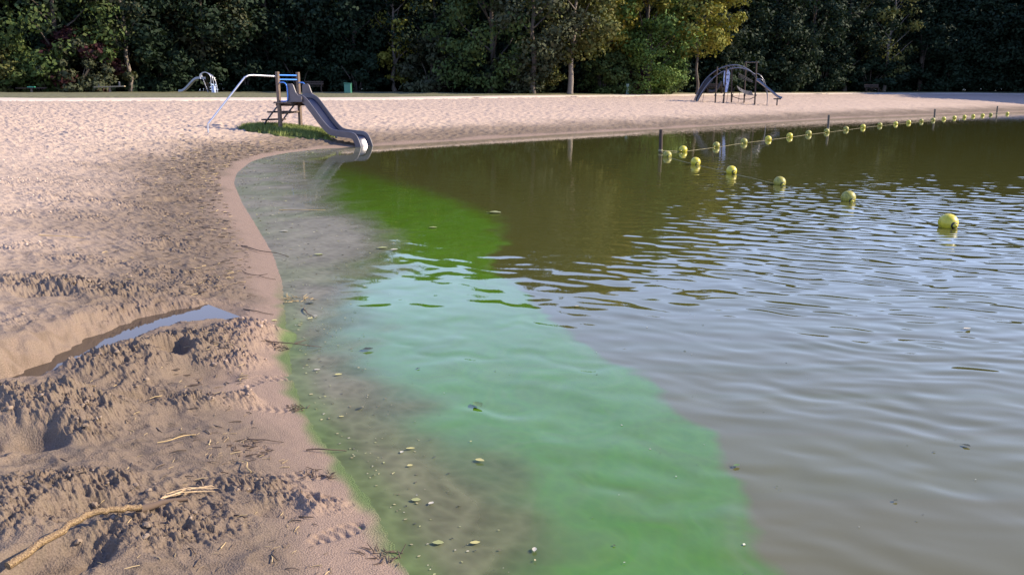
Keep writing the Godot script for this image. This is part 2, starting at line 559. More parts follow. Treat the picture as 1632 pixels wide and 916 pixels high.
func build_sand() -> void:
	var nc := SAND_COLUMNS
	var rows := PackedFloat32Array()
	var z := 1.9
	while z < 116.0:
		rows.append(z)
		z += clampf(z * 0.0033, 0.0095, 0.6)
	var nr := rows.size()
	var v := PackedVector3Array()
	var c := PackedColorArray()
	v.resize(nc * nr)
	c.resize(nc * nr)
	var dry := Color(0.62, 0.478, 0.365)
	var moist := Color(0.24, 0.183, 0.132)
	var wet := Color(0.36, 0.262, 0.195)
	var humus := Color(0.075, 0.05, 0.03)
	var crumbs := []
	var chance := RandomNumberGenerator.new()
	chance.seed = 5
	for j in nr:
		z = rows[j]
		var xl := -(0.66 * z + 0.7)
		var shore := along(SHORE, z)
		var xr := minf(shore + 0.8 + z * 0.03, maxf(0.75 * z, 3.0) + 10.0)
		sand_span.append(Vector2(xl, xr))
		var near := []
		for h in HEAPS:
			if absf(h[1] - z) < (h[2] + h[3]) * 2.2:
				near.append(h)
		var prints := []
		for f in PRINTS:
			if absf(f[1] - z) < 0.22:
				prints.append(f)
		var ditch := z > 3.6 and z < 7.0
		var far_step := smoothstep(10.0, 26.0, z)
		for i in nc:
			var x: float
			if i < 24:
				var e := (24.0 - i) / 24.0
				x = xl - e * e * (20.0 + z * 0.5)
			else:
				x = lerpf(xl, xr, (i - 24.0) / (nc - 25.0))
			var d := inland(x, z)
			var y := base_height(d)
			var big := n_big.get_noise_2d(x * 0.35, z * 0.35)
			var strand := d + big * 0.3 + 0.1 * n_mid.get_noise_2d(x * 1.6, z * 1.6)
			var rough := smoothstep(0.22, 0.75, strand)
			var clod := 0.0
			if rough > 0.0:
				# trodden sand: footprints everywhere, clods where it was dug
				var mid := n_mid.get_noise_2d(x * 2.6, z * 2.6)
				var patch := smoothstep(-0.15, 0.5, n_big.get_noise_2d(x * 0.8 + 40.0, z * 0.8)) * (1.0 - far_step)
				y += rough * 0.035 * mid * lerpf(0.6, 1.0, far_step) + rough * 0.012 * n_fine.get_noise_2d(x * 3.2 + 20.0, z * 3.2) * (1.0 - far_step)
				if far_step > 0.0:
					y += far_step * rough * (0.022 * n_mid.get_noise_2d(x * 1.3 + 9.0, z * 0.9) + 0.035 * n_fine.get_noise_2d(x * 2.2, z * 1.6))
				clod = rough * (0.12 + 0.65 * patch)
			for h in near:
				var ex: float = x - h[0]
				var ez: float = z - h[1]
				var ct := cos(h[4])
				var st := sin(h[4])
				var a: float = (ex * ct + ez * st) / h[2]
				var b: float = (ez * ct - ex * st) / h[3]
				var q: float = a * a + b * b
				if q < 4.0:
					var k := exp(-q * q * 0.9) if h[5] > 0.0 else exp(-q * q * q)
					y += h[5] * (0.75 if h[5] > 0.0 else 1.0) * (1.0 if z < 7.0 or h[5] < 0.0 else 0.5) * k * (0.85 + 0.35 * n_mid.get_noise_2d(x * 4.0, z * 4.0))
					if h[6] > 0.5:
						clod = maxf(clod, k * h[6] * (1.25 if z < 7.0 else 0.8))
					else:
						clod *= 1.0 - 0.8 * k
			for f in prints:
				var ex: float = x - f[0]
				var ez: float = z - f[1]
				var ct: float = cos(f[2])
				var st: float = sin(f[2])
				var a: float = (ex * ct + ez * st) / 0.145
				var b: float = (ez * ct - ex * st) / (0.048 + 0.012 * a)
				var q: float = a * a + b * b
				if q < 1.6:
					var k := smoothstep(1.15, 0.8, q)
					y += (-0.009 + 0.006 * sin(a * 19.0 + 2.5 * absf(b))) * k * (0.5 + 0.9 * absf(n_mid.get_noise_2d(x * 6.0, z * 6.0)))
					clod *= 1.0 - 0.6 * k
			var wetness := 0.0
			if ditch:
				var e := to_line(CHANNEL, x, z)
				var w := smoothstep(0.33, 0.10, e + 0.05 * n_mid.get_noise_2d(x * 4.0, z * 4.0))
				y = lerpf(y, minf(y, PUDDLE_Y - 0.04), w)
				clod = clod * (1.0 - w) + 0.22 * smoothstep(0.95, 0.3, w) * smoothstep(0.0, 0.2, w)
				wetness = smoothstep(0.55, 0.2, e)
			if clod > 0.01:
				# broken clods with flat tops and sharp sides, in two sizes, and crumbs between
				var jx := 0.035 * n_mid.get_noise_2d(x * 7.0, z * 7.0 + 3.0) + 0.012 * n_fine.get_noise_2d(x * 9.0, z * 9.0)
				var jz := 0.035 * n_mid.get_noise_2d(x * 7.0 + 50.0, z * 7.0) + 0.012 * n_fine.get_noise_2d(x * 9.0 + 50.0, z * 9.0)
				var big_clod := maxf(n_cell.get_noise_2d((x + jx) * 9.0, (z + jz) * 9.0), -0.1)
				var small_clod := n_cell.get_noise_2d((x - jx) * 21.0 + 5.0, (z + jz) * 21.0)
				var some := clampf(0.4 + 1.2 * n_mid.get_noise_2d(x * 3.0 + 7.0, z * 3.0), 0.0, 1.0)
				y += clod * (0.020 * big_clod * some + 0.009 * small_clod * (0.4 + 0.6 * some) + 0.016 * n_fine.get_noise_2d(x * 4.2 + jx * 6.0, z * 4.2 + jz * 6.0) + 0.010 * n_fine.get_noise_2d(x * 10.0, z * 10.0) + 0.008 * n_fine.get_noise_2d(x * 26.0, z * 26.0))
			else:
				y += 0.002 * n_mid.get_noise_2d(x * 9.0, z * 9.0)
			# colour: the sand itself, dry inland and damp near the water, with dark bits of leaf and peat
			var t := smoothstep(0.8, 4.0, d + big * 0.8)
			var col := moist.lerp(dry, maxf(t, 0.0))
			col = col.lerp(wet, clampf((1.0 - smoothstep(0.15, 0.5, strand)) + wetness * 0.4, 0.0, 1.0))
			var bits := n_fine.get_noise_2d(x * 2.3 + 3.0, z * 2.3)
			var strandline := smoothstep(0.1, 0.5, strand) * smoothstep(2.2, 0.6, strand) * smoothstep(5.0, 8.0, z)
			col = col.lerp(humus, clampf((n_mid.get_noise_2d(x * 7.0, z * 7.0) * 1.6 - 0.45) * strandline, 0.0, 0.75))
			col = col.lerp(humus, 0.25 * smoothstep(0.35, 0.8, bits) * rough * (1.0 - far_step * 0.5))
			# a rim of algae where the scum washes up
			var rim := smoothstep(0.11, 0.01, d + 0.07 * n_mid.get_noise_2d(x * 2.2, z * 2.2)) * smoothstep(8.5, 6.0, z)
			col = col.lerp(Color(0.115, 0.20, 0.06), rim * 0.85)
			if clod > 0.3 and z < 16.0 and i > 24 and chance.randf() < (clod - 0.25) * 0.00006 * z * z * (1.6 if clod > 0.8 else 1.0) * 22.0 / maxf(z, 3.0):
				crumbs.append([x, y, z, col])
			v[j * nc + i] = Vector3(x, y, -z)
			c[j * nc + i] = col
	sand_rows = rows
	sand_v = v
	sand_crumbs(crumbs)
	struct("sand", grid_mesh(v, c, nc, nr), M.sand)

func sand_crumbs(places: Array) -> void:
	# loose lumps of damp sand on the dug heaps, far too many to count
	for part in 2:
		var r := RandomNumberGenerator.new()
		r.seed = 31 + part
		var s := Shape.new()
		var ring := []
		for a in 5:
			var row := []
			for b in 8:
				var t := PI * (a + 0.5) / 5.0
				var p := TAU * (b + 0.5 * (a % 2)) / 8.0
				row.append(Vector3(sin(t) * cos(p), cos(t) * 0.75, sin(t) * sin(p)) * r.randf_range(0.68, 1.18))
			ring.append(row)
		for a in 4:
			for b in 8:
				for q in [[ring[a][b], ring[a + 1][b], ring[a][(b + 1) % 8]], [ring[a + 1][b], ring[a + 1][(b + 1) % 8], ring[a][(b + 1) % 8]]]:
					var nn: Vector3 = (q[1] - q[0]).cross(q[2] - q[0]).normalized()
					if nn.dot(q[0] + q[1] + q[2]) < 0.0:
						nn = -nn
					var i := s.vert(q[0], (nn + q[0] * 0.5).normalized())
					s.vert(q[1], (nn + q[1] * 0.5).normalized())
					s.vert(q[2], (nn + q[2] * 0.5).normalized())
					s.tri(i, i + 1, i + 2)
		for b in range(1, 7):
			s.tri(s.vert(ring[0][0], Vector3.UP), s.vert(ring[0][b], Vector3.UP), s.vert(ring[0][b + 1], Vector3.UP))
		var mm := MultiMesh.new()
		mm.transform_format = MultiMesh.TRANSFORM_3D
		mm.use_colors = true
		mm.mesh = s.mesh()
		var mine := []
		for k in places.size():
			if k % 2 == part:
				mine.append(places[k])
		mm.instance_count = mine.size()
		for k in mine.size():
			var q: Array = mine[k]
			var size := 0.004 + 0.013 * pow(r.randf(), 3.0) + 0.0007 * float(q[2])
			mm.set_instance_transform(k, Transform3D(Basis.from_euler(Vector3(r.randf() * TAU, r.randf() * TAU, r.randf() * TAU)).scaled(Vector3(1, 0.8, 1) * size), Vector3(q[0], q[1] + size * 0.25, -q[2])))
			mm.set_instance_color(k, q[3] * r.randf_range(0.85, 1.1))
		var o := MultiMeshInstance3D.new()
		o.multimesh = mm
		o.material_override = M.crumb
		o.name = numbered("sand_clods")
		tag(o, ["loose lumps of damp sand on the dug heaps", "crumbly bits of sand scattered round the dug heaps"][part], "sand")
		o.set_meta("kind", "stuff")
		add_child(o)

func build_path_and_lawn() -> void:
	var v := PackedVector3Array()
	var nx := 220
	for j in 7:
		for i in nx:
			var x := -86.0 + i * 0.88
			var e: float = [-1.9, -1.7, -1.0, 0.0, 1.0, 2.2, 2.5][j]
			var z := depth_at(PATH, x) + e + (0.5 * n_big.get_noise_2d(x * 0.25, e) + 0.35 * n_mid.get_noise_2d(x * 0.9, e))
			v.append(Vector3(x, land(x, z) + (-0.06 if j in [0, 6] else 0.06), -z))
	struct("path", grid_mesh(v, PackedColorArray(), nx, 7), M.path)
	v = PackedVector3Array()
	for j in 30:
		for i in nx:
			var x := -86.0 + i * 0.88
			var z := depth_at(PATH, x) + 1.8 + (j * 0.8 if j < 10 else 8.0 + (j - 10) * 3.0) + 0.2 * n_big.get_noise_2d(x * 0.5, j * 0.3)
			v.append(Vector3(x, land(x, z) + (0.0 if j == 0 else 0.1 + 0.05 * n_big.get_noise_2d(x, z)), -z))
	struct("lawn", grid_mesh(v, PackedColorArray(), nx, 30), M.lawn)


# ------------------------------------------------------------------ water
const ALGAE := [[0.9, 1.0], [1.08, 2.91], [1.06, 3.5], [1.02, 4.04], [0.93, 4.76], [0.62, 5.75], [0.2, 6.99], [-0.13, 8.53], [-0.05, 10.41], [-0.2, 12.4], [-1.1, 14.8], [-2.6, 18.0], [-4.2, 21.5], [-5.6, 24.5]]
const SCUM := [[1.2, 0.5], [0.22, 2.4], [-0.04, 3.12], [-0.16, 3.5], [-0.44, 4.2], [-0.78, 4.6], [-1.05, 5.21], [-1.34, 6.4], [-1.52, 7.44], [-1.56, 8.85], [-1.85, 10.88], [-3.1, 13.3], [-4.3, 17.0], [-5.4, 20.5], [-6.0, 23.0], [-5.7, 25.5]]

func build_water() -> void:
	var nc := 640
	var rows := PackedFloat32Array()
	var z := 1.2
	while z < 118.0:
		rows.append(z)
		z += clampf(z * 0.0037, 0.017, 0.6)
	var nr := rows.size()
	var v := PackedVector3Array()
	var c := PackedColorArray()
	v.resize(nc * nr)
	c.resize(nc * nr)
	const FILM := 300
	var fv := PackedVector3Array()
	var fc := PackedColorArray()
	var deep := Color(0.063, 0.063, 0.02)
	var algae := Color(0.05, 0.132, 0.017)
	var scum := Color(0.165, 0.155, 0.115)
	for j in nr:
		z = rows[j]
		var xl := maxf(along(SHORE, z) - 0.4, -0.8 * z - 1.0)
		var xr := 0.74 * z + 2.0
		var ax := along(ALGAE, z)
		var cx := along(SCUM, z)
		var end := smoothstep(27.0, 11.0, z)
		algae = Color(0.052, 0.14, 0.008).lerp(Color(0.066, 0.142, 0.012), smoothstep(5.5, 9.5, z))
		deep = Color(0.095, 0.09, 0.036).lerp(Color(0.066, 0.066, 0.018), smoothstep(3.0, 8.0, z))
		var far := smoothstep(13.0, 26.0, z)
		for i in nc:
			var x: float
			if i > nc - 20:
				var e := (i - (nc - 20.0)) / 19.0
				x = xr + e * e * 60.0
			else:
				x = lerpf(xl, xr, i / (nc - 20.0))
			var d := -inland(x, z)
			var big := n_big.get_noise_2d(x * 0.6, z * 0.6)
			var wob := n_mid.get_noise_2d(x * 1.7, z * 1.7)
			# how far out from the scum and inside the algae this point lies
			var soft := 1.0 + 0.14 * maxf(z - 7.0, 0.0)
			var s := smoothstep(0.55 * soft, -0.5 * soft, x - cx + big * 0.35 + wob * 0.14)
			var g := smoothstep(0.04 + 0.03 * maxf(z - 9.0, 0.0), -0.07 - 0.09 * maxf(z - 9.0, 0.0), x - ax + big * 0.14 + wob * 0.09 + 0.035 * n_mid.get_noise_2d(x * 5.0, z * 4.0)) * end
			var fade := smoothstep(0.8, -0.6, x - ax + big * 0.3)
			var streak := n_fine.get_noise_2d(x * 0.9 + big * 0.8, z * 0.5 + big)
			var col := deep.lerp(algae, clampf(g * lerpf(0.72, 1.0, fade) * (0.92 + 0.18 * streak), 0.0, 1.0))
			# drifting films and swirls of scum
			col = col.lerp(scum, 0.10 * smoothstep(0.35, 0.9, streak) * g)
			col = col * (1.0 + 0.10 * g * n_mid.get_noise_2d(x * 3.0 + streak, z * 1.4) + 0.07 * g * n_fine.get_noise_2d(x * 7.0, z * 5.0))
			col = col.lerp(scum, 0.12 * g * smoothstep(0.06, 0.0, absf(x - ax + big * 0.25 + wob * 0.06 + 0.05)) * smoothstep(0.1, 0.6, 0.3 + big))
			var tint := scum.lerp(Color(0.128, 0.13, 0.072), smoothstep(6.0, 3.5, z))
			tint = tint.lerp(algae, 0.22 * smoothstep(-0.2, 0.5, big) + 0.3 * smoothstep(0.2, 0.0, d) * smoothstep(8.5, 6.5, z))
			tint = tint * (1.0 + 0.2 * streak + 0.16 * wob + (0.22 * n_fine.get_noise_2d(x * 5.0, z * 5.0) if s > 0.05 and z < 14.0 else 0.0))
			var film_alpha := clampf(s * 1.05 - 0.05 + 0.25 * s * (1.0 - s) * streak, 0.0, 0.86)
			col = col.lerp(tint, s * 0.7)
			# the dark drowned edge of the sand
			col = col.lerp(Color(0.05, 0.055, 0.035), 0.5 * smoothstep(0.0, 0.1, d) * smoothstep(0.3, 0.12, d + wob * 0.1) * s)
			col.a = 1.0
			# ripples: long crests that run out to the right and towards the viewer
			var calm := maxf(s, 0.0)
			var amp := 0.0034 * (1.0 - 0.92 * calm) * (1.0 - 0.45 * g)
			var wind := smoothstep(-0.6, 2.2, x - 0.12 * z + big) * smoothstep(1.0, 6.5, z)
			var swell := 0.0040 * (1.0 - calm) * smoothstep(14.0, 5.0, z)
			amp *= 0.4 + 0.95 * wind
			amp *= 1.0 - 0.78 * far
			var y := 0.0
			if amp > 0.00005:
				var wx := x + 0.12 * n_mid.get_noise_2d(x * 0.7, z * 0.7)
				var wz := z + 0.10 * n_mid.get_noise_2d(x * 0.8 + 20.0, z * 0.8)
				var u := wx * 0.47 + wz * 0.883
				var w := wx * 0.883 - wz * 0.47
				var u2 := wx * 0.2 + wz * 0.98
				var w2 := wx * 0.98 - wz * 0.2
				y = amp * (n_w1.get_noise_2d(u * 4.1, w * 1.6) + 0.5 * n_w2.get_noise_2d(u2 * 7.0, w2 * 2.6) * (0.1 + wind))
				y += swell * n_w2.get_noise_2d(u * 1.7 + 30.0 + 0.5 * wob, w * 0.7)
			v[j * nc + i] = Vector3(x, y, -z)
			c[j * nc + i] = col
			if z < 27.0 and i < FILM:
				fv.append(Vector3(x, y + 0.003, -z))
				tint.a = film_alpha
				fc.append(tint)
	struct("water", grid_mesh(v, c, nc, nr), M.water)
	var film := obj("scum_film", grid_mesh(fv, fc, FILM, fv.size() / FILM), M.film)
	tag(film, "matte brown grey film of scum floating along the near shore", "scum")
	film.set_meta("kind", "stuff")

func build_puddle() -> void:
	var s := Shape.new()
	var pts := []
	for i in CHANNEL.size():
		pts.append(Vector3(CHANNEL[i][0], PUDDLE_Y, -CHANNEL[i][1]))
	var prev := []
	for i in pts.size():
		var a: Vector3 = pts[maxi(i - 1, 0)]
		var b: Vector3 = pts[mini(i + 1, pts.size() - 1)]
		var side := (b - a).normalized().cross(Vector3.UP) * 0.34
		var l := s.vert(pts[i] - side, Vector3.UP)
		var r := s.vert(pts[i] + side, Vector3.UP)
		if prev:
			s.tri(prev[0], prev[1], l)
			s.tri(prev[1], r, l)
		prev = [l, r]
	struct("puddle_water", s.mesh(), M.puddle)


# ------------------------------------------------------------------ trees
var crowns := []
var trunks := []

func make_crown(y0: float, y1: float, radius: float, blobs: int, leaves: int, size: float, sd: int, widest := 0.45) -> ArrayMesh:
	var r := RandomNumberGenerator.new()
	r.seed = sd
	var v := PackedVector3Array()
	var n := PackedVector3Array()
	var c := PackedColorArray()
	var t := PackedInt32Array()
	for b in blobs:
		var h := (b + r.randf()) / blobs
		var prof := pow(sin(PI * pow(clampf(h * 0.94 + 0.04, 0.0, 1.0), log(0.5) / log(widest))), 0.7)
		var a := r.randf() * TAU
		var rad := radius * prof * sqrt(r.randf_range(0.35, 1.0)) * r.randf_range(0.8, 1.15)
		var mid := Vector3(cos(a) * rad, lerpf(y0, y1, h), sin(a) * rad)
		var br := radius * r.randf_range(0.2, 0.42)
		var flat := r.randf_range(0.5, 0.85)
		var tone := r.randf_range(0.75, 1.2)
		for k in leaves:
			var dir := Vector3(r.randfn(), r.randfn() + 0.25, r.randfn()).normalized()
			var p := mid + dir * br * Vector3(1, flat, 1) * pow(r.randf(), 0.4)
			p.y -= 0.12 * br * r.randf()
			var ln := (dir + Vector3(r.randfn(), r.randfn() + 0.4, r.randfn()) * 0.6).normalized()
			var tip := ln.cross(Vector3(r.randfn(), r.randfn(), r.randfn())).normalized()
			var side := ln.cross(tip)
			var l := size * r.randf_range(0.6, 1.3)
			var col := Color(1, 1, 1) * tone * r.randf_range(0.7, 1.3)
			col.r *= r.randf_range(0.85, 1.25)
			col.a = 1.0
			var nn := (ln + dir * 0.8).normalized()
			var o := v.size()
			v.append(p - tip * l * 0.5)
			v.append(p + side * l * 0.32)
			v.append(p + tip * l * 0.5 - ln * l * 0.15)
			v.append(p - side * l * 0.32)
			for q in 4:
				n.append(nn)
				c.append(col)
			t.append_array([o, o + 1, o + 2, o, o + 2, o + 3])
	var arr := []
	arr.resize(Mesh.ARRAY_MAX)
	arr[Mesh.ARRAY_VERTEX] = v
	arr[Mesh.ARRAY_NORMAL] = n
	arr[Mesh.ARRAY_COLOR] = c
	arr[Mesh.ARRAY_INDEX] = t
	var m := ArrayMesh.new()
	m.add_surface_from_arrays(Mesh.PRIMITIVE_TRIANGLES, arr)
	return m

func make_trunk(height: float, r0: float, fork: float, limbs: int, reach: float, sd: int) -> ArrayMesh:
	var r := RandomNumberGenerator.new()
	r.seed = sd
	var s := Shape.new()
	var pts := []
	var lean := Vector3(r.randf_range(-0.05, 0.05), 0, r.randf_range(-0.05, 0.05))
	for i in 9:
		var h := height * i / 8.0
		pts.append(Vector3(0, h - 0.25, 0) + lean * h + Vector3(r.randfn(), 0, r.randfn()) * 0.05 * minf(h, 1.5))
	s.tube(pts, r0, r0 * 0.25, 9)
	s.tube([Vector3(0, -0.2, 0), Vector3(0, 0.35, 0)], r0 * 1.45, r0 * 0.95, 9)
	for k in limbs:
		var h := lerpf(fork, height * 0.9, (k + r.randf() * 0.6) / limbs)
		var base: Vector3 = pts[0].lerp(pts[8], h / height)
		var a := r.randf() * TAU
		var out := Vector3(cos(a), 0.75, sin(a))
		var lp := []
		for i in 5:
			var f := i / 4.0
			lp.append(base + out * reach * f * (1.0 - 0.5 * h / height) + Vector3(0, 0.4 * f * f, 0) + Vector3(r.randfn(), r.randfn(), r.randfn()) * 0.08 * f)
		s.tube(lp, r0 * 0.42 * (1.0 - 0.5 * h / height), r0 * 0.08, 6)
	return s.mesh()

func make_stems(n: int, height: float, spread: float, sd: int) -> ArrayMesh:
	var r := RandomNumberGenerator.new()
	r.seed = sd
	var s := Shape.new()
	for k in n:
		var a := r.randf() * TAU
		var top := Vector3(cos(a) * spread, height * r.randf_range(0.7, 1.0), sin(a) * spread)
		s.tube([Vector3(cos(a), -0.4, sin(a)) * 0.12, top * 0.5 + Vector3(0, 0.15, 0), top], 0.05, 0.015, 6)
	return s.mesh()

func build_prototypes() -> void:
	crowns = [
		make_crown(2.2, 13.0, 3.9, 58, 150, 0.34, 101),             # 0..3 tall broad crowns
		make_crown(1.2, 12.6, 4.1, 62, 150, 0.32, 102, 0.4),
		make_crown(3.0, 13.4, 3.6, 56, 150, 0.34, 103, 0.5),
		make_crown(0.6, 12.2, 4.2, 64, 150, 0.32, 104, 0.35),
		make_crown(0.3, 9.0, 4.0, 60, 150, 0.30, 105, 0.38),        # 4 leafy down to the ground
		make_crown(3.6, 12.2, 3.3, 60, 150, 0.30, 106, 0.42),       # 5 small park tree
		make_crown(0.15, 3.4, 2.0, 34, 130, 0.24, 107, 0.4),        # 6, 7 bushes
		make_crown(0.1, 2.3, 1.7, 28, 130, 0.22, 108, 0.4),
		make_crown(1.0, 12.0, 3.0, 34, 90, 0.30, 109, 0.55)]        # 8 thin crown with bare limbs
	trunks = [make_trunk(10.5, 0.24, 3.0, 9, 3.2, 201), make_trunk(10.0, 0.27, 2.0, 10, 3.4, 202), make_trunk(9.0, 0.13, 3.8, 9, 2.6, 203), make_trunk(11.0, 0.18, 2.0, 14, 2.6, 204), make_stems(7, 2.4, 1.0, 205), make_stems(6, 1.6, 0.9, 206)]

const CROWN_TRUNK := [0, 1, 0, 1, 1, 2, 4, 5, 3]

func tree(x: float, z: float, kind: int, tone: String, size: float, label: String, called: String, category: String, group: String, wide := 1.0, bark := "bark", turn := -1.0) -> void:
	var o := thing(called, label, category, on_land(x, z, 0.02), rng.randf() * TAU if turn < 0.0 else turn, group)
	o.scale = Vector3(size * wide, size, size * wide)
	obj("stems" if kind in [6, 7] else "trunk", trunks[CROWN_TRUNK[kind]], M[bark], o)
	obj("crown", crowns[kind], M["leaf_" + tone], o)

func build_trees() -> void:
	var g := "trees along the edge of the wood"
	# x, depth, crown, tone, size, label
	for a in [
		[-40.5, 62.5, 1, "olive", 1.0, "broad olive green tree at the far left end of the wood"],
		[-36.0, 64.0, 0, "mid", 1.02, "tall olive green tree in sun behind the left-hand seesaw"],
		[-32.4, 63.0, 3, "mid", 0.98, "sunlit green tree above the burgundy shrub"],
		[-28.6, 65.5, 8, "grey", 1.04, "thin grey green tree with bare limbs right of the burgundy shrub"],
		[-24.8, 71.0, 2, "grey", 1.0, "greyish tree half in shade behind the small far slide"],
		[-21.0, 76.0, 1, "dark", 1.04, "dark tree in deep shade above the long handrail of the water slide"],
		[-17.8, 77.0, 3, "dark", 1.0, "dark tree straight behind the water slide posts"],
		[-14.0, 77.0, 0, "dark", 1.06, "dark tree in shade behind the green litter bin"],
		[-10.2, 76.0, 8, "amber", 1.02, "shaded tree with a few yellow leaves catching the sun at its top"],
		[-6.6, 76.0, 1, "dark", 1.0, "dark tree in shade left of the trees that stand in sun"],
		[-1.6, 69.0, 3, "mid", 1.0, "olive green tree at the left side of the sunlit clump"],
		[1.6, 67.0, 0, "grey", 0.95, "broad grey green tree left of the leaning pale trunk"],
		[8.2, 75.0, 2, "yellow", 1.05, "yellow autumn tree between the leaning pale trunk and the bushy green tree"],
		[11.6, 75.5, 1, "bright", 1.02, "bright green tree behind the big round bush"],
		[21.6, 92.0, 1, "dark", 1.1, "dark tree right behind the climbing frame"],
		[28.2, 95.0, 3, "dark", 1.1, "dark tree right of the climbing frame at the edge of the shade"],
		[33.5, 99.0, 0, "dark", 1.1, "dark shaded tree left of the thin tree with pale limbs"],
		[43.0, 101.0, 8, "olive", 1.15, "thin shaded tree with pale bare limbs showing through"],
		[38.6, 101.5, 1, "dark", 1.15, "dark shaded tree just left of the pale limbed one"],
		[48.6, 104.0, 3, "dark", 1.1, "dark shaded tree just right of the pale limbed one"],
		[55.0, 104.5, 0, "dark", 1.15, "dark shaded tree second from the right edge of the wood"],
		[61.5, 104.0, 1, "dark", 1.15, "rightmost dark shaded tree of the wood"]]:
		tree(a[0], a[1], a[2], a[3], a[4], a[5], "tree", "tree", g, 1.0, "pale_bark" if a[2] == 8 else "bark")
	tree(4.55, 68.6, 2, "olive", 0.98, "olive green tree with a leaning pale trunk on the grass edge", "tree", "tree", g, 1.0, "pale_bark", 0.6)
	get_child(get_child_count() - 1).rotation.z = -0.07
	tree(16.1, 76.0, 5, "amber", 1.06, "slender trunked tree with a yellowing crown left of the climbing frame", "tree", "tree", g, 1.05, "bark", 2.0)
	g = "bushes at the foot of the wood"
	for a in [
		[-38.4, 60.6, 6, "mid", 1.15, "leafy green bush at the left edge behind the beach"],
		[-35.4, 61.2, 6, "olive", 1.0, "olive bush behind the green seated seesaw"],
		[-33.2, 61.6, 7, "mid", 1.2, "low sunlit bush between the two seesaws"],
		[-30.6, 61.6, 6, "grey", 1.0, "grey green bush behind the pale topped seesaw"],
		[-31.0, 63.0, 6, "burgundy", 1.25, "tall burgundy leaved shrub among the green trees"],
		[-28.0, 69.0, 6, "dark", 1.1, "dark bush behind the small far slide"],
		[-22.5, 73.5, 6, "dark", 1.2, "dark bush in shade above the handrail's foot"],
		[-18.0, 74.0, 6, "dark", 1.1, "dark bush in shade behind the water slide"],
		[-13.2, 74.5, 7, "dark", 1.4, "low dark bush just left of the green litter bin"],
		[-6.6, 72.5, 6, "grey", 1.35, "grey twiggy bush in shade between bin and sunlit trees"],
		[-3.0, 69.6, 6, "dark", 1.0, "dark bush at the left foot of the sunlit clump"],
		[0.4, 68.4, 7, "grey", 1.25, "grey leaved bush left of the leaning pale trunk"],
		[1.9, 71.2, 7, "olive", 1.2, "olive bush close left of the leaning pale trunk"],
		[7.6, 73.4, 6, "mid", 1.0, "green bush just right of the leaning pale trunk"],
		[8.6, 74.0, 6, "mid", 0.95, "green bush behind the pale green marker box"],
		[11.6, 74.2, 4, "bright", 0.66, "big round bright green bush leafy down to the grass"],
		[10.4, 74.6, 7, "burgundy", 0.8, "small reddish bush beside the pale green marker box"],
		[12.9, 76.6, 6, "mid", 1.0, "green bush at the right foot of the big round bush"],
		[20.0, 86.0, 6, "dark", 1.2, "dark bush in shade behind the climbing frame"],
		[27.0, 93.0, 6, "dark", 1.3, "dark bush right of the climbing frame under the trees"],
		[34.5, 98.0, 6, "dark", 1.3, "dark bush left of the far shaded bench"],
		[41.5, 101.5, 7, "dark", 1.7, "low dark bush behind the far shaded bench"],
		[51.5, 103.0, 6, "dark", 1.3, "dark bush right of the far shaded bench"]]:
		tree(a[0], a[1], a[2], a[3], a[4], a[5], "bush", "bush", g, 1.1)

func build_forest() -> void:
	build_prototypes()
	# the rest of the wood behind the first trees, which reads as one dark mass
	for part in 3:
		var mm := MultiMesh.new()
		mm.transform_format = MultiMesh.TRANSFORM_3D
		mm.mesh = crowns[[3, 1, 6][part]]
		var places := []
		for row in (4 if part < 2 else 2):
			var x := -88.0 + rng.randf() * 4.0
			while x < 92.0:
				var z := depth_at(TREES, x) + (5.5 + row * 5.0 if part < 2 else 4.0 + row * 3.0) + rng.randf_range(-1.2, 1.2)
				var s := rng.randf_range(0.95, 1.15) if part < 2 else rng.randf_range(1.0, 1.7)
				var b := Basis(Vector3.UP, rng.randf() * TAU).scaled(Vector3(s * 1.1, s, s * 1.1))
				places.append(Transform3D(b, on_land(x, z)))
				x += rng.randf_range(4.5, 7.5) * (1.0 if part < 2 else 0.55)
		if part == 0:
			# the wood curves forward along the right-hand shore
			for k in 75:
				var f := rng.randf()
				var x := lerpf(61.0, 90.0, f) + rng.randf_range(-1, 4)
				var z := 80.5 + 18.0 * rng.randf()
				var s := rng.randf_range(1.0, 1.25)
				places.append(Transform3D(Basis(Vector3.UP, rng.randf() * TAU).scaled(Vector3.ONE * s), on_land(x, z)))
		mm.instance_count = places.size()
		for k in places.size():
			mm.set_instance_transform(k, places[k])
		var o := MultiMeshInstance3D.new()
		o.multimesh = mm
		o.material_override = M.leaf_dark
		o.name = numbered("forest")
		o.set_meta("kind", "stuff")
		o.set_meta("label", ["dense dark wood behind the first row of trees", "deeper rows of the dark wood behind the beach", "dark undergrowth below the trees of the wood"][part])
		o.set_meta("category", "forest")
		add_child(o)


# ------------------------------------------------------------------ the water slide
const SLIDE := Vector3(-7.52, 0.0, -29.4)      # middle between its two tall posts
const SA := Vector3(0.87, 0, 0.49)              # the way the chute runs
const SP := Vector3(0.49, 0, -0.87)             # along its steps

func slide_at(a: float, p: float, y: float) -> Vector3:
	return SA * a + SP * p + Vector3(0, y, 0)

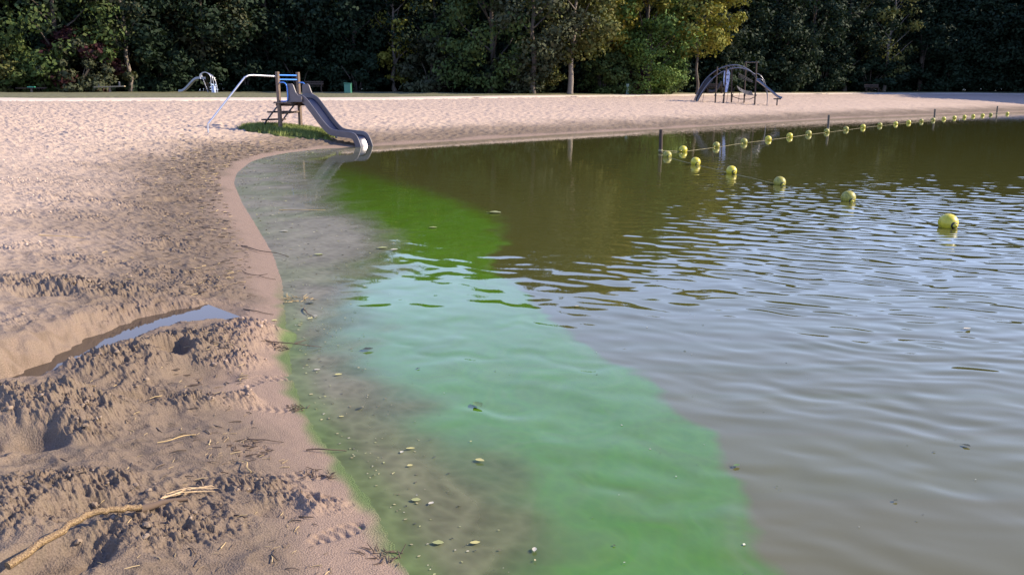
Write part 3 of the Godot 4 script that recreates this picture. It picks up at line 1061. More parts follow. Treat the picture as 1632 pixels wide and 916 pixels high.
func build_grass_mound() -> void:
	var v := PackedVector3Array()
	for j in 28:
		for i in 40:
			var fx := (i - 19.5) / 19.5
			var fz := (j - 13.5) / 13.5
			var x := -7.55 + fx * 1.75 + 0.1 * n_big.get_noise_2d(fz * 3.0, 1.0)
			var z := 29.25 + fz * 1.15 - fx * 0.25
			var q := fx * fx + fz * fz
			var h := 0.10 * smoothstep(1.0, 0.3, q) * (0.8 + 0.5 * n_big.get_noise_2d(x * 1.3, z * 1.3)) - 0.12 * smoothstep(0.8, 1.3, q)
			v.append(Vector3(x, land(x, z) + h + 0.01, -z))
	var m := textured(Color(0.17, 0.19, 0.05), noise_map(0.08, Color(0.5, 0.5, 0.4), Color(1, 1, 1), 128, 4, 21), Vector3.ONE, 0.95)
	struct("grass_mound_ground", grid_mesh(v, PackedColorArray(), 40, 28), m)
	# the blades
	var s := Shape.new()
	for k in 9:
		var a := rng.randf() * TAU
		var b := Vector3(cos(a), 0, sin(a)) * rng.randf() * 0.05
		var w := Vector3(-sin(a), 0, cos(a)) * 0.006
		var top := b + Vector3(cos(a) * 0.05, rng.randf_range(0.07, 0.14), sin(a) * 0.05)
		s.tint = Color(1, 1, 1) * rng.randf_range(0.7, 1.3)
		var i := s.vert(b - w, Vector3(cos(a), 0.6, sin(a)).normalized())
		s.vert(b + w, Vector3(cos(a), 0.6, sin(a)).normalized())
		s.vert(top, Vector3(cos(a), 1, sin(a)).normalized())
		s.tri(i, i + 1, i + 2)
	var mm := MultiMesh.new()
	mm.transform_format = MultiMesh.TRANSFORM_3D
	mm.mesh = s.mesh()
	var places := []
	while places.size() < 2600:
		var fx := rng.randf_range(-1, 1)
		var fz := rng.randf_range(-1, 1)
		if fx * fx + fz * fz > 0.8 + 0.6 * n_big.get_noise_2d(fx * 3.0, fz * 3.0):
			continue
		var x := -7.55 + fx * 1.75
		var z := 29.25 + fz * 1.15 - fx * 0.25
		var h := 0.10 * smoothstep(1.0, 0.3, fx * fx + fz * fz)
		places.append(Transform3D(Basis(Vector3.UP, rng.randf() * TAU).scaled(Vector3.ONE * rng.randf_range(0.7, 1.3)), Vector3(x, land(x, z) + h * 0.9, -z)))
	mm.instance_count = places.size()
	for k in places.size():
		mm.set_instance_transform(k, places[k])
	var o := MultiMeshInstance3D.new()
	o.multimesh = mm
	var gm := plain(Color(0.2, 0.25, 0.055), 0.7)
	gm.vertex_color_use_as_albedo = true
	gm.backlight_enabled = true
	gm.backlight = Color(0.4, 0.4, 0.2)
	o.material_override = gm
	o.name = "grass"
	tag(o, "green grass growing in a patch under the water slide", "grass")
	o.set_meta("kind", "stuff")
	add_child(o)

func smooth_path(pts: Array, per := 6) -> Array:
	var out := []
	for i in pts.size() - 1:
		var a: Vector3 = pts[maxi(i - 1, 0)]
		var b: Vector3 = pts[i]
		var c: Vector3 = pts[i + 1]
		var d: Vector3 = pts[mini(i + 2, pts.size() - 1)]
		for k in per:
			out.append(b.cubic_interpolate(c, a, d, float(k) / per))
	out.append(pts[-1])
	return out

func water_slide() -> void:
	var at := SLIDE
	at.y = land(at.x, -at.z)
	var o := thing("water_slide", "grey slide with timber posts and blue rails running into the green water", "slide", at)
	var hp := 0.48
	for s in [-1.0, 1.0]:
		var b := slide_at(0, s * hp, -0.35)
		var up := Transform3D(Basis(SA, Vector3.UP, SA.cross(Vector3.UP)), b + Vector3(0, (1.97 + 0.35) / 2, 0))
		obj("post", box_mesh(up, Vector3(0.11, 2.32, 0.11), 0.012), M.timber, o)
	for y in [1.86, 1.72]:
		obj("blue_rail", tube_mesh([slide_at(0, -hp, y), slide_at(0, hp, y)], 0.022), M.blue, o)
	# the loop beside the deck
	for s in [-1.0, 1.0]:
		obj("guard_loop", tube_mesh(smooth_path([slide_at(0.02, s * 0.46, 1.62), slide_at(0.24, s * 0.45, 1.62), slide_at(0.35, s * 0.44, 1.5), slide_at(0.36, s * 0.43, 1.15), slide_at(0.30, s * 0.43, 1.03), slide_at(0.05, s * 0.44, 1.02)]), 0.02), M.blue, o)
	# deck boards
	for k in 4:
		var tf := Transform3D(Basis(SA, Vector3.UP, SA.cross(Vector3.UP)), slide_at(-0.09 + k * 0.155, 0, 0.97))
		obj("deck_board", box_mesh(tf, Vector3(0.145, 0.05, 1.16)), M.timber, o)
	for s in [-1.0, 1.0]:
		var tf := Transform3D(Basis(SA, Vector3.UP, SA.cross(Vector3.UP)), slide_at(0.12, s * 0.36, 0.90))
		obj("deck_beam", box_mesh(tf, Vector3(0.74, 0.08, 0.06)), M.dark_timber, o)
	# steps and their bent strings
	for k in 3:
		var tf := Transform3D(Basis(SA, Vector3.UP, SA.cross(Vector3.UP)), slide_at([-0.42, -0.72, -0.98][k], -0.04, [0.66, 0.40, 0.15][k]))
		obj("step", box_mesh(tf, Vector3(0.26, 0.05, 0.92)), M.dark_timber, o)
	for s in [-1.0, 1.0]:
		obj("step_string", tube_mesh([slide_at(-1.12, s * 0.38, -0.2), slide_at(-1.0, s * 0.38, 0.12), slide_at(-0.74, s * 0.38, 0.35), slide_at(-0.46, s * 0.38, 0.61), slide_at(-0.1, s * 0.38, 0.92)], 0.028), M.grey_steel, o)
	obj("brace", tube_mesh([slide_at(0, -hp, 0.62), slide_at(0, hp, 0.66)], 0.035), M.timber, o)
	# the long handrail: up from the sand and over to the post
	var post := slide_at(-0.03, -hp, 1.82)
	var foot := Vector3(-9.56, land(-9.56, 27.2), -27.2) - at
	var knee := foot + Vector3(0.0, 0.26, 0)
	var top := foot.lerp(post, 0.57)
	top.y = post.y + 0.03
	var rail := [foot - Vector3(0, 0.2, 0), knee, knee + (top - knee) * 0.04, knee.lerp(top, 0.5), knee.lerp(top, 0.9), top, top.lerp(post, 0.15), top.lerp(post, 0.6), post]
	rail[5] = knee.lerp(top, 0.97) + Vector3(0.02, -0.01, 0)
	obj("handrail", tube_mesh(smooth_path(rail, 4), 0.03), M.galvanised, o)
	# the chute: a trough swept along an S
	var prof := [Vector2(0.34, 1.12), Vector2(0.72, 1.12), Vector2(0.95, 1.02), Vector2(1.25, 0.72), Vector2(1.62, 0.33), Vector2(1.95, 0.06), Vector2(2.25, -0.01), Vector2(2.6, -0.04), Vector2(2.84, -0.055), Vector2(2.97, -0.10), Vector2(3.05, -0.21), Vector2(3.11, -0.35), Vector2(3.16, -0.52)]
	var line := []
	for q in prof:
		line.append(Vector3(q.x, q.y, 0))
	line = smooth_path(line, 5)
	var trough := Shape.new()
	var bed := Shape.new()
	var lip := Shape.new()
	# across: outer wall, rim, inner wall, bed
	var walls := [[-0.32, -0.075], [-0.32, 0.115], [-0.31, 0.135], [-0.285, 0.135], [-0.275, 0.115], [-0.25, 0.012]]
	for side in [-1.0, 1.0]:
		trough = Shape.new()
		var rings := []
		for i in line.size():
			var d: Vector3 = (line[mini(i + 1, line.size() - 1)] - line[maxi(i - 1, 0)]).normalized()
			var nrm := Vector3(-d.y, d.x, 0)
			var ring := []
			for w in walls:
				var q: Vector3 = line[i] + nrm * w[1]
				ring.append(slide_at(q.x, w[0] * side, q.y))
			rings.append(ring)
		for i in rings.size() - 1:
			for k in walls.size() - 1:
				if side < 0.0:
					trough.quad(rings[i][k], rings[i + 1][k], rings[i + 1][k + 1], rings[i][k + 1])
				else:
					trough.quad(rings[i][k], rings[i][k + 1], rings[i + 1][k + 1], rings[i + 1][k])
		for e in [0, rings.size() - 1]:
			for k in [0, 1, 2]:
				var kk: int = 5 - k
				trough.quad(rings[e][k], rings[e][k + 1], rings[e][kk - 1], rings[e][kk])
		obj("chute_wall", trough.mesh(), M.mauve, o)
	var last := -1
	var under := Shape.new()
	for i in line.size():
		var d: Vector3 = (line[mini(i + 1, line.size() - 1)] - line[maxi(i - 1, 0)]).normalized()
		var nrm := Vector3(-d.y, d.x, 0)
		var wn := SA * nrm.x + Vector3(0, nrm.y, 0)
		for k in 9:
			var f := (k - 4) / 4.0
			var q: Vector3 = line[i] + nrm * (0.045 * f * f - 0.03)
			bed.vert(slide_at(q.x, f * 0.262, q.y), (wn - SP * f * 0.3).normalized())
		if i:
			for k in 8:
				var a := (i - 1) * 9 + k
				bed.tri(a, a + 1, a + 9)
				bed.tri(a + 1, a + 10, a + 9)
			var q0: Vector3 = line[i - 1] + Vector3(-(line[i] - line[i - 1]).normalized().y, (line[i] - line[i - 1]).normalized().x, 0) * -0.075
			var q1: Vector3 = line[i] + nrm * -0.075
			under.quad(slide_at(q0.x, -0.315, q0.y), slide_at(q0.x, 0.315, q0.y), slide_at(q1.x, 0.315, q1.y), slide_at(q1.x, -0.315, q1.y))
	obj("chute_bed", bed.mesh(), M.steel, o)
	obj("chute_underside", under.mesh(), M.mauve, o)
	# the shield plates at the top of the chute
	for side in [-1.0, 1.0]:
		var outline := [Vector2(0.28, 1.0), Vector2(0.28, 1.52), Vector2(0.34, 1.585), Vector2(0.52, 1.585), Vector2(0.58, 1.54), Vector2(0.68, 1.30), Vector2(0.76, 1.22), Vector2(0.92, 1.17), Vector2(0.92, 1.0)]
		var sh := Shape.new()
		for f in [0.355, 0.395]:
			var idx := []
			for q in outline:
				idx.append(sh.vert(slide_at(q.x, side * f, q.y), SP * side * (1.0 if f > 0.37 else -1.0)))
			var poly := Geometry2D.triangulate_polygon(PackedVector2Array(outline))
			for k in range(0, poly.size(), 3):
				sh.tri(idx[poly[k]], idx[poly[k + 1]], idx[poly[k + 2]])
		for k in outline.size():
			var a: Vector2 = outline[k]
			var b: Vector2 = outline[(k + 1) % outline.size()]
			sh.quad(slide_at(a.x, side * 0.355, a.y), slide_at(b.x, side * 0.355, b.y), slide_at(b.x, side * 0.395, b.y), slide_at(a.x, side * 0.395, a.y))
		obj("shield_plate", sh.mesh(), M.mauve, o)
	obj("chute_leg", tube_mesh([slide_at(1.75, 0.28, -0.5), slide_at(1.75, 0.28, 0.15)], 0.04), M.grey_steel, o)


# ------------------------------------------------------------------ the climbing frame
func climbing_frame() -> void:
	var at := on_land(15.75, 61.6)
	var o := thing("climbing_frame", "arched steel climbing frame with slide and net on the sand under the trees", "climbing frame", at)
	o.scale = Vector3(0.93, 1, 1)
	var P := func(x: float, y: float, z: float) -> Vector3: return Vector3(x, y, z)
	var posts := [[-1.62, 0.55, 2.45, -0.03], [-1.1, 0.95, 2.42, -0.08], [1.32, 0.75, 2.8, 0.06], [0.02, -0.9, 2.5, 0.14], [1.0, -0.95, 2.85, 0.05]]
	for p in posts:
		obj("post", tube_mesh([Vector3(p[0], -0.45, p[1]), Vector3(p[0] - p[3], p[2], p[1])], 0.055, 0.05, 10), M.dark_timber, o)
		obj("post_collar", tube_mesh([Vector3(p[0], 0.5, p[1]), Vector3(p[0], 0.6, p[1])], 0.085, 0.085, 10), M.dark_rubber, o)
		obj("post_cap", tube_mesh([Vector3(p[0] - p[3], p[2], p[1]), Vector3(p[0] - p[3], p[2] + 0.04, p[1])], 0.07, 0.05, 10), M.dark_rubber, o)
	obj("top_bar", tube_mesh([Vector3(0.9, 2.82, -0.95), Vector3(1.4, 2.78, 0.75)], 0.03), M.grey_steel, o)
	# two great arches with rungs between
	var arcs := []
	for s in [0, 1]:
		var z: float = [-0.5, 0.55][s]
		var dy: float = [0.12, -0.1][s]
		var pts := [Vector3(-3.05, -0.35, z), Vector3(-2.95, 0.25, z), Vector3(-2.35, 1.3 + dy, z), Vector3(-1.6, 2.02 + dy, z), Vector3(-0.7, 2.42 + dy, z), Vector3(0.1, 2.5 + dy, z), Vector3(0.8, 2.32 + dy, z), Vector3(1.35, 2.0 + dy, z)]
		var sm := smooth_path(pts, 5)
		arcs.append(sm)
		obj("arch_rail", tube_mesh(sm, 0.036, 0.036, 8), M.grey_steel, o)
	for k in 7:
		var i := 17 + k * 2
		obj("rung", tube_mesh([arcs[0][i], arcs[1][i]], 0.018), M.grey_steel, o)
		var hang: Vector3 = arcs[1][i] + Vector3(0, -0.16, 0)
		obj("hand_grip", tube_mesh([arcs[1][i], hang], 0.03, 0.022), M.dark_rubber, o)
	# a dark ramp on the lower part of the arch
	var ramp := Shape.new()
	for i in range(5, 13):
		var d := Vector3(0.03, -0.05, 0)
		ramp.quad(arcs[0][i] + d, arcs[1][i] + d, arcs[1][i + 1] + d, arcs[0][i + 1] + d)
		ramp.quad(arcs[0][i] + d * 2, arcs[0][i + 1] + d * 2, arcs[1][i + 1] + d * 2, arcs[1][i] + d * 2)
		ramp.quad(arcs[1][i] + d, arcs[1][i] + d * 2, arcs[1][i + 1] + d * 2, arcs[1][i + 1] + d)
	obj("ramp_panel", ramp.mesh(), M.dark_rubber, o)
	# a small slide seat inside, and hanging ropes
	obj("inner_slide", tube_mesh(smooth_path([Vector3(-2.1, 0.85, 0.2), Vector3(-1.75, 0.8, 0.2), Vector3(-1.4, 1.05, 0.2), Vector3(-1.15, 1.5, 0.2)]), 0.12, 0.08), M.dark_rubber, o)
	for k in 6:
		var x: float = [-2.4, -0.9, -0.62, -0.25, 0.2, 0.62][k]
		obj("climbing_rope", tube_mesh([Vector3(x, 0.0, 0.1 * k - 0.2), Vector3(x + 0.08, 0.7, 0.1 * k - 0.2), Vector3(x + 0.14, [0.9, 1.4, 1.3, 1.1, 1.0, 0.9][k], 0.1 * k - 0.2)], 0.014), M.black, o)
	# the pale pointed panel
	var board := Shape.new()
	var outl := [Vector2(-0.06, 0.75), Vector2(0.1, 0.75), Vector2(0.22, 1.5), Vector2(0.24, 2.1), Vector2(0.12, 2.3), Vector2(-0.2, 2.16), Vector2(-0.24, 1.6)]
	for z in [-0.02, 0.02]:
		var idx := []
		for q in outl:
			idx.append(board.vert(Vector3(q.x - 0.72, q.y, z), Vector3(0, 0, 1 if z > 0 else -1)))
		var tr := Geometry2D.triangulate_polygon(PackedVector2Array(outl))
		for k in range(0, tr.size(), 3):
			board.tri(idx[tr[k]], idx[tr[k + 1]], idx[tr[k + 2]])
	for k in outl.size():
		var a: Vector2 = outl[k]
		var b: Vector2 = outl[(k + 1) % outl.size()]
		board.quad(Vector3(a.x - 0.72, a.y, -0.02), Vector3(b.x - 0.72, b.y, -0.02), Vector3(b.x - 0.72, b.y, 0.02), Vector3(a.x - 0.72, a.y, 0.02))
	var bd := obj("pale_panel", board.mesh(), M.pale_panel, o)
	for q in [Vector2(-0.72, 1.95), Vector2(-0.82, 1.7), Vector2(-0.62, 1.62), Vector2(-0.74, 1.35), Vector2(-0.6, 1.98)]:
		obj("hand_hold", tube_mesh([Vector3(q.x, q.y, 0.02), Vector3(q.x, q.y, 0.07)], 0.045, 0.03, 7), M.dark_rubber, bd)
	# net and hammock between the middle posts
	var net := Shape.new()
	for k in 7:
		var f := k / 6.0
		net.tube([Vector3(0.1 + f * 1.1, 2.1 - f * 0.55, 0.1), Vector3(0.35 + f * 0.9, 1.75 - f * 0.35, 0.3)], 0.014, 0.014, 5)
		net.tube([Vector3(0.1, 2.1 - f * 0.35, 0.1 + f * 0.1), Vector3(1.25, 1.55 - f * 0.15, 0.1 + f * 0.1)], 0.014, 0.014, 5)
	obj("net", net.mesh(), M.black, o)
	var ham := Shape.new()
	for k in 8:
		var f := k / 8.0
		var g2 := (k + 1) / 8.0
		var sag := func(t: float) -> float: return 1.22 - 0.38 * t - 0.12 * sin(PI * t)
		ham.quad(Vector3(0.15 + f * 1.15, sag.call(f), -0.2), Vector3(0.15 + g2 * 1.15, sag.call(g2), -0.2), Vector3(0.15 + g2 * 1.15, sag.call(g2) - 0.3, 0.35), Vector3(0.15 + f * 1.15, sag.call(f) - 0.3, 0.35))
	obj("hammock", ham.mesh(), M.dark_rubber, o)
	obj("foot_bar", tube_mesh([Vector3(0.0, 0.45, -0.7), Vector3(0.35, 0.28, 0.3), Vector3(1.0, 0.28, 0.5), Vector3(1.32, 0.45, 0.75)], 0.025), M.dark_rubber, o)
	# hoops and the slim slide to the right
	for s in [0, 1]:
		var z: float = [-0.5, 0.45][s]
		var k: float = [1.0, 0.72][s]
		obj("hoop", tube_mesh(smooth_path([Vector3(1.35, 1.98 * lerpf(1.0, k, 0.6), z), Vector3(1.8, 2.02 * lerpf(1.0, k, 0.7), z), Vector3(2.25 * lerpf(1.0, k, 0.3), 1.6 * k, z), Vector3(2.6 * lerpf(1.0, k, 0.4), 0.7 * k, z), Vector3(2.62 * lerpf(1.0, k, 0.4), -0.35, z)]), 0.028), M.grey_steel, o)
	for k in 5:
		obj("hoop_spoke", tube_mesh([Vector3(1.5 + k * 0.22, 1.9 - k * k * 0.06, -0.5), Vector3(1.5 + k * 0.18, 1.5 - k * 0.12, 0.45)], 0.012), M.grey_steel, o)
	var sl := Shape.new()
	var sp := smooth_path([Vector3(1.35, 1.55, 0.6), Vector3(1.7, 1.35, 0.62), Vector3(2.5, 0.78, 0.66), Vector3(3.05, 0.4, 0.7), Vector3(3.3, 0.34, 0.72)], 4)
	for i in sp.size() - 1:
		for w in [[-0.2, 0.12, -0.2, 0.0], [-0.2, 0.0, 0.2, 0.0], [0.2, 0.0, 0.2, 0.12]]:
			sl.quad(sp[i] + Vector3(0, w[1], w[0]), sp[i] + Vector3(0, w[3], w[2]), sp[i + 1] + Vector3(0, w[3], w[2]), sp[i + 1] + Vector3(0, w[1], w[0]))
	obj("slim_slide", sl.mesh(), plain(Color(0.05, 0.075, 0.14), 0.35, 0.3), o)
	obj("slide_foot", tube_mesh([Vector3(3.0, -0.5, 0.7), Vector3(3.0, 0.36, 0.7)], 0.05), M.dark_rubber, o)
	obj("slide_foot_bar", tube_mesh([Vector3(2.72, 0.3, 0.7), Vector3(3.28, 0.3, 0.7)], 0.04), M.dark_rubber, o)


# ------------------------------------------------------------------ playthings, bin and benches on the lawn
func far_playground() -> void:
	var o := thing("playground_slide", "small grey slide with hoops on the grass at the far left", "slide", on_land(-22.3, 60.4, 0.08))
	o.scale = Vector3.ONE * 0.92
	var sl := Shape.new()
	var sp := smooth_path([Vector3(-0.75, 0.08, 0), Vector3(-0.45, 0.12, 0), Vector3(-0.1, 0.38, 0), Vector3(0.4, 0.86, 0), Vector3(0.75, 1.02, 0), Vector3(1.2, 1.0, 0)], 5)
	for i in sp.size() - 1:
		for w in [[-0.25, 0.16, -0.25, 0.0], [-0.25, 0.0, 0.25, 0.0], [0.25, 0.0, 0.25, 0.16]]:
			sl.quad(sp[i] + Vector3(0, w[1], w[0]), sp[i] + Vector3(0, w[3], w[2]), sp[i + 1] + Vector3(0, w[3], w[2]), sp[i + 1] + Vector3(0, w[1], w[0]))
	obj("chute", sl.mesh(), plain(Color(0.25, 0.26, 0.28), 0.4, 0.4), o)
	for k in 3:
		var z: float = -0.3 + k * 0.3
		obj("hoop", tube_mesh(smooth_path([Vector3(1.0, 1.0, z), Vector3(0.9 + 0.05 * k, 1.35, z), Vector3(1.2 + 0.1 * k, 1.5, z), Vector3(1.75, 1.2, z), Vector3(1.95 - 0.1 * k, 0.6, z), Vector3(2.0 - 0.1 * k, -0.1, z)]), 0.025), M.galvanised, o)
	obj("leg", tube_mesh([Vector3(1.15, 1.0, 0.2), Vector3(1.5, -0.1, 0.2)], 0.035), M.grey_steel, o)
	obj("step_box", box_mesh(Transform3D(Basis.IDENTITY, Vector3(1.85, 0.25, 0.1)), Vector3(0.2, 0.5, 0.4)), M.pale_panel, o)

	o = thing("seesaw", "low seesaw with a green middle seat at the left of the lawn", "seesaw", on_land(-33.0, 60.0, 0.08))
	obj("beam", box_mesh(Transform3D(Basis(Vector3(0, 0, 1), 0.01), Vector3(0, 0.30, 0)), Vector3(2.1, 0.07, 0.2)), M.dark_timber, o)
	obj("pivot_post", tube_mesh([Vector3(0, -0.1, 0), Vector3(0, 0.27, 0)], 0.09, 0.07), M.timber, o)
	obj("seat", box_mesh(Transform3D(Basis.IDENTITY, Vector3(0, 0.37, 0)), Vector3(0.42, 0.07, 0.3)), M.seat_green, o)
	o = thing("seesaw", "pale topped seesaw with small handles on a single post", "seesaw", on_land(-27.8, 60.4, 0.08))
	obj("beam", box_mesh(Transform3D(Basis(Vector3(0, 0, 1), 0.03), Vector3(0, 0.40, 0)), Vector3(2.1, 0.08, 0.24)), M.pale_wood, o)
	obj("pivot_post", tube_mesh([Vector3(0, -0.1, 0), Vector3(0, 0.37, 0)], 0.1, 0.08), M.timber, o)
	obj("handle", tube_mesh([Vector3(0.7, 0.4, -0.08), Vector3(0.72, 0.72, -0.08), Vector3(0.72, 0.74, 0.08), Vector3(0.7, 0.42, 0.08)], 0.02), M.grey_steel, o)
	obj("handle", tube_mesh([Vector3(-0.7, 0.36, -0.08), Vector3(-0.72, 0.5, -0.08), Vector3(-0.72, 0.5, 0.08), Vector3(-0.7, 0.38, 0.08)], 0.02), M.grey_steel, o)

	o = thing("swing_frame", "pale slanting leg of a swing frame at the left edge of the photo", "swing", on_land(-35.6, 59.0, 0.08))
	for z in [-0.5, 0.5]:
		obj("leg", tube_mesh([Vector3(0.35, -0.15, z), Vector3(-0.75, 2.3, 0)], 0.05), M.pale_wood, o)
		obj("leg", tube_mesh([Vector3(-3.9, -0.15, z), Vector3(-2.9, 2.3, 0)], 0.05), M.pale_wood, o)
	obj("cross_bar", tube_mesh([Vector3(-0.6, 2.32, 0), Vector3(-3.0, 2.32, 0)], 0.05), M.pale_wood, o)

	o = thing("litter_bin", "green square litter bin with a sloping lid on the lawn", "bin", on_land(-11.45, 61.0, 0.08))
	obj("body", box_mesh(Transform3D(Basis.IDENTITY, Vector3(0, 0.34, 0)), Vector3(0.46, 0.62, 0.46), 0.02), M.bin_green, o)
	obj("lid", box_mesh(Transform3D(Basis(Vector3(0, 0, 1), -0.05), Vector3(0, 0.69, 0)), Vector3(0.5, 0.06, 0.5), 0.015), M.bin_green, o)
	obj("foot", box_mesh(Transform3D(Basis.IDENTITY, Vector3(0, 0.0, 0)), Vector3(0.3, 0.1, 0.3)), M.black, o)

	o = thing("marker_box", "pale green marker box beside the small reddish bush", "box", on_land(9.55, 72.3, 0.08))
	obj("body", box_mesh(Transform3D(Basis.IDENTITY, Vector3(0, 0.38, 0)), Vector3(0.22, 0.8, 0.2), 0.02), plain(Color(0.16, 0.24, 0.2), 0.5), o)
	obj("cap", box_mesh(Transform3D(Basis.IDENTITY, Vector3(0, 0.80, 0)), Vector3(0.26, 0.05, 0.24), 0.015), plain(Color(0.2, 0.27, 0.24), 0.5), o)

	var benches := [[-16.2, 71.0, "dark bench in shade between water slide and green bin"], [-5.5, 70.5, "dark bench in shade left of the sunlit clump of trees"], [19.0, 82.0, "dim bench under the trees left of the climbing frame's arch"], [40.2, 97.5, "dim bench in deep shade on the far right lawn"]]
	for b in benches:
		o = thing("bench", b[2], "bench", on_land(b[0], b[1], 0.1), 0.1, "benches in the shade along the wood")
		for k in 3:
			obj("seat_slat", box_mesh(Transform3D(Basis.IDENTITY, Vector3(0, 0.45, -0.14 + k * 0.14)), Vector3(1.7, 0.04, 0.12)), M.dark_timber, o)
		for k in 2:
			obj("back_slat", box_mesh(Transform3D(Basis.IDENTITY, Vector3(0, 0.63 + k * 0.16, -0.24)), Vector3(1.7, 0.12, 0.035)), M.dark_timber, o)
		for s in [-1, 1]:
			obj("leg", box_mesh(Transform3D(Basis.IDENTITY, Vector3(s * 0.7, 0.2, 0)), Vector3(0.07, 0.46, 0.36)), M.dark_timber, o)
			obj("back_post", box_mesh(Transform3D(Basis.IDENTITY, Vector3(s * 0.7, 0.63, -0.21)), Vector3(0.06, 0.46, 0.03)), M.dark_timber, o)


# ------------------------------------------------------------------ buoys, ropes and mooring posts
func buoy_parts() -> Array:
	var prof := []
	for k in 19:
		var a := -PI / 2 + PI * k / 18.0
		prof.append([maxf(0.12 * cos(a), 0.022), 0.12 * sin(a) * 1.02])
	var ring := [[0.022, 0.105], [0.04, 0.112], [0.043, 0.122], [0.036, 0.132], [0.02, 0.134], [0.016, 0.115]]
	var neck := [[0.028, 0.11], [0.026, 0.15], [0.02, 0.165], [0.008, 0.166]]
	return [lathe(prof, 28), lathe(ring, 14), lathe(neck, 12)]

func buoys_and_posts() -> void:
	var parts := buoy_parts()
	var near_line := [[6.15, 8.7], [5.84, 11.29], [5.57, 14.06], [5.19, 16.53], [4.81, 18.74], [4.51, 21.05], [4.24, 23.44]]
	var far_line := [[5.07, 25.48], [6.51, 27.44], [7.95, 29.54], [9.33, 31.39], [10.7, 33.26], [12.06, 35.12], [13.45, 36.93], [15.15, 39.22], [16.83, 41.48], [18.54, 43.63], [20.2, 45.59], [21.66, 47.3], [23.21, 49.13], [24.84, 51.12], [26.53, 53.26], [28.06, 55.0], [29.65, 56.84], [31.13, 58.55], [32.66, 60.21], [34.02, 61.67], [36.64, 64.2]]
	var near_names := ["", "largest and nearest yellow buoy, far right on the near rope", "second yellow buoy from the viewer on the near rope", "third yellow buoy from the viewer on the near rope", "fourth yellow buoy from the viewer on the near rope", "fifth yellow buoy from the viewer, below the corner post", "last yellow buoy of the near rope, against the corner post"]
	var words := ["first", "second", "third", "fourth", "fifth", "sixth", "seventh", "eighth", "ninth", "tenth", "eleventh", "twelfth", "thirteenth", "fourteenth", "fifteenth", "sixteenth", "seventeenth", "eighteenth", "nineteenth", "twentieth", "last"]
	var proto: Node3D = null
	for l in 2:
		var line: Array = [near_line, far_line][l]
		for i in line.size():
			if l == 0 and i == 0:
				continue
			var q: Array = line[i]
			var a: Array = line[maxi(i - 1, 0)]
			var b: Array = line[mini(i + 1, line.size() - 1)]
			var dir := Vector3(a[0] - b[0], 0, -(a[1] - b[1])).normalized()     # towards the viewer's end of the rope
			if l == 1:
				dir = Vector3(a[0] - b[0], 0, -(a[1] - b[1])).normalized()
			var label: String = near_names[i] if l == 0 else "%s yellow buoy of the far rope counted from the corner post" % words[i]
			var o: Node3D
			if proto == null:
				o = thing("buoy", label, "buoy", Vector3.ZERO, 0.0, "yellow buoys on the swimming lines")
				obj("float", parts[0], M.yellow, o)
				obj("eye_ring", parts[1], M.black, o)
				obj("rope_neck", parts[2], M.yellow, o)
				proto = o
			else:
				o = proto.duplicate()
				o.name = numbered("buoy")
				add_child(o)
				o.set_meta("label", label)
			o.get_node("rope_neck").visible = true
			var tip := (dir + Vector3(0, -0.22 + 0.12 * sin(i * 2.1 + l), 0)).normalized()
			var xx := tip.cross(Vector3.UP).normalized()
			o.transform = Transform3D(Basis(xx, tip, xx.cross(tip)), Vector3(q[0], 0.052 + 0.008 * sin(i * 1.7), -q[1]))
			o.scale = Vector3(1, rng.randf_range(0.96, 1.06), 1) * rng.randf_range(0.93, 1.03)
			if rng.randf() < 0.4:
				o.get_node("float").material_override = M.stained_yellow
	for l in 2:
		var line: Array = [near_line, far_line][l]
		var pts := []
		if l == 1:
			pts.append(Vector3(4.36, 0.06, -25.05))
		for i in line.size():
			var q: Array = line[i]
			pts.append(Vector3(q[0], -0.001, -q[1]))
			if i < line.size() - 1:
				var r: Array = line[i + 1]
				for k in 3:
					var f := (k + 1) / 4.0
					pts.append(Vector3(lerpf(q[0], r[0], f) + 0.03 * sin(i * 2.0 + k), -0.002, -lerpf(q[1], r[1], f)))
		if l == 0:
			pts.append(Vector3(4.34, 0.06, -25.05))
		var rp := obj("rope", tube_mesh(pts, 0.007, 0.007, 5), M.rope)
		tag(rp, ["thin near rope strung with six big buoys towards the viewer", "thin far rope strung with small buoys along the far beach"][l], "rope", "ropes of the swimming lines")
	var posts := [[4.34, 25.12, 0.66, "short dark corner post where the two buoy ropes meet"], [14.33, 39.2, 0.67, "second timber post from the left on the far buoy rope"], [25.91, 53.2, 0.62, "third timber post from the left on the far buoy rope"], [36.3, 65.0, 0.58, "farthest timber post near the end of the far buoy rope"]]
	for p in posts:
		var o := thing("mooring_post", p[3], "post", Vector3(p[0], 0, -p[1]), 0.0, "timber posts standing in the lake")
		obj("shaft", tube_mesh([Vector3(0.01, -0.6, 0), Vector3(0, 0.2, 0), Vector3(-0.01, p[2], 0)], 0.055, 0.05, 10), M.dark_timber if p[0] < 5.0 else M.grey_timber, o)
		obj("rope_tie", tube_mesh([Vector3(0, 0.04, 0), Vector3(0, 0.09, 0)], 0.064, 0.064, 10), M.rope, o)


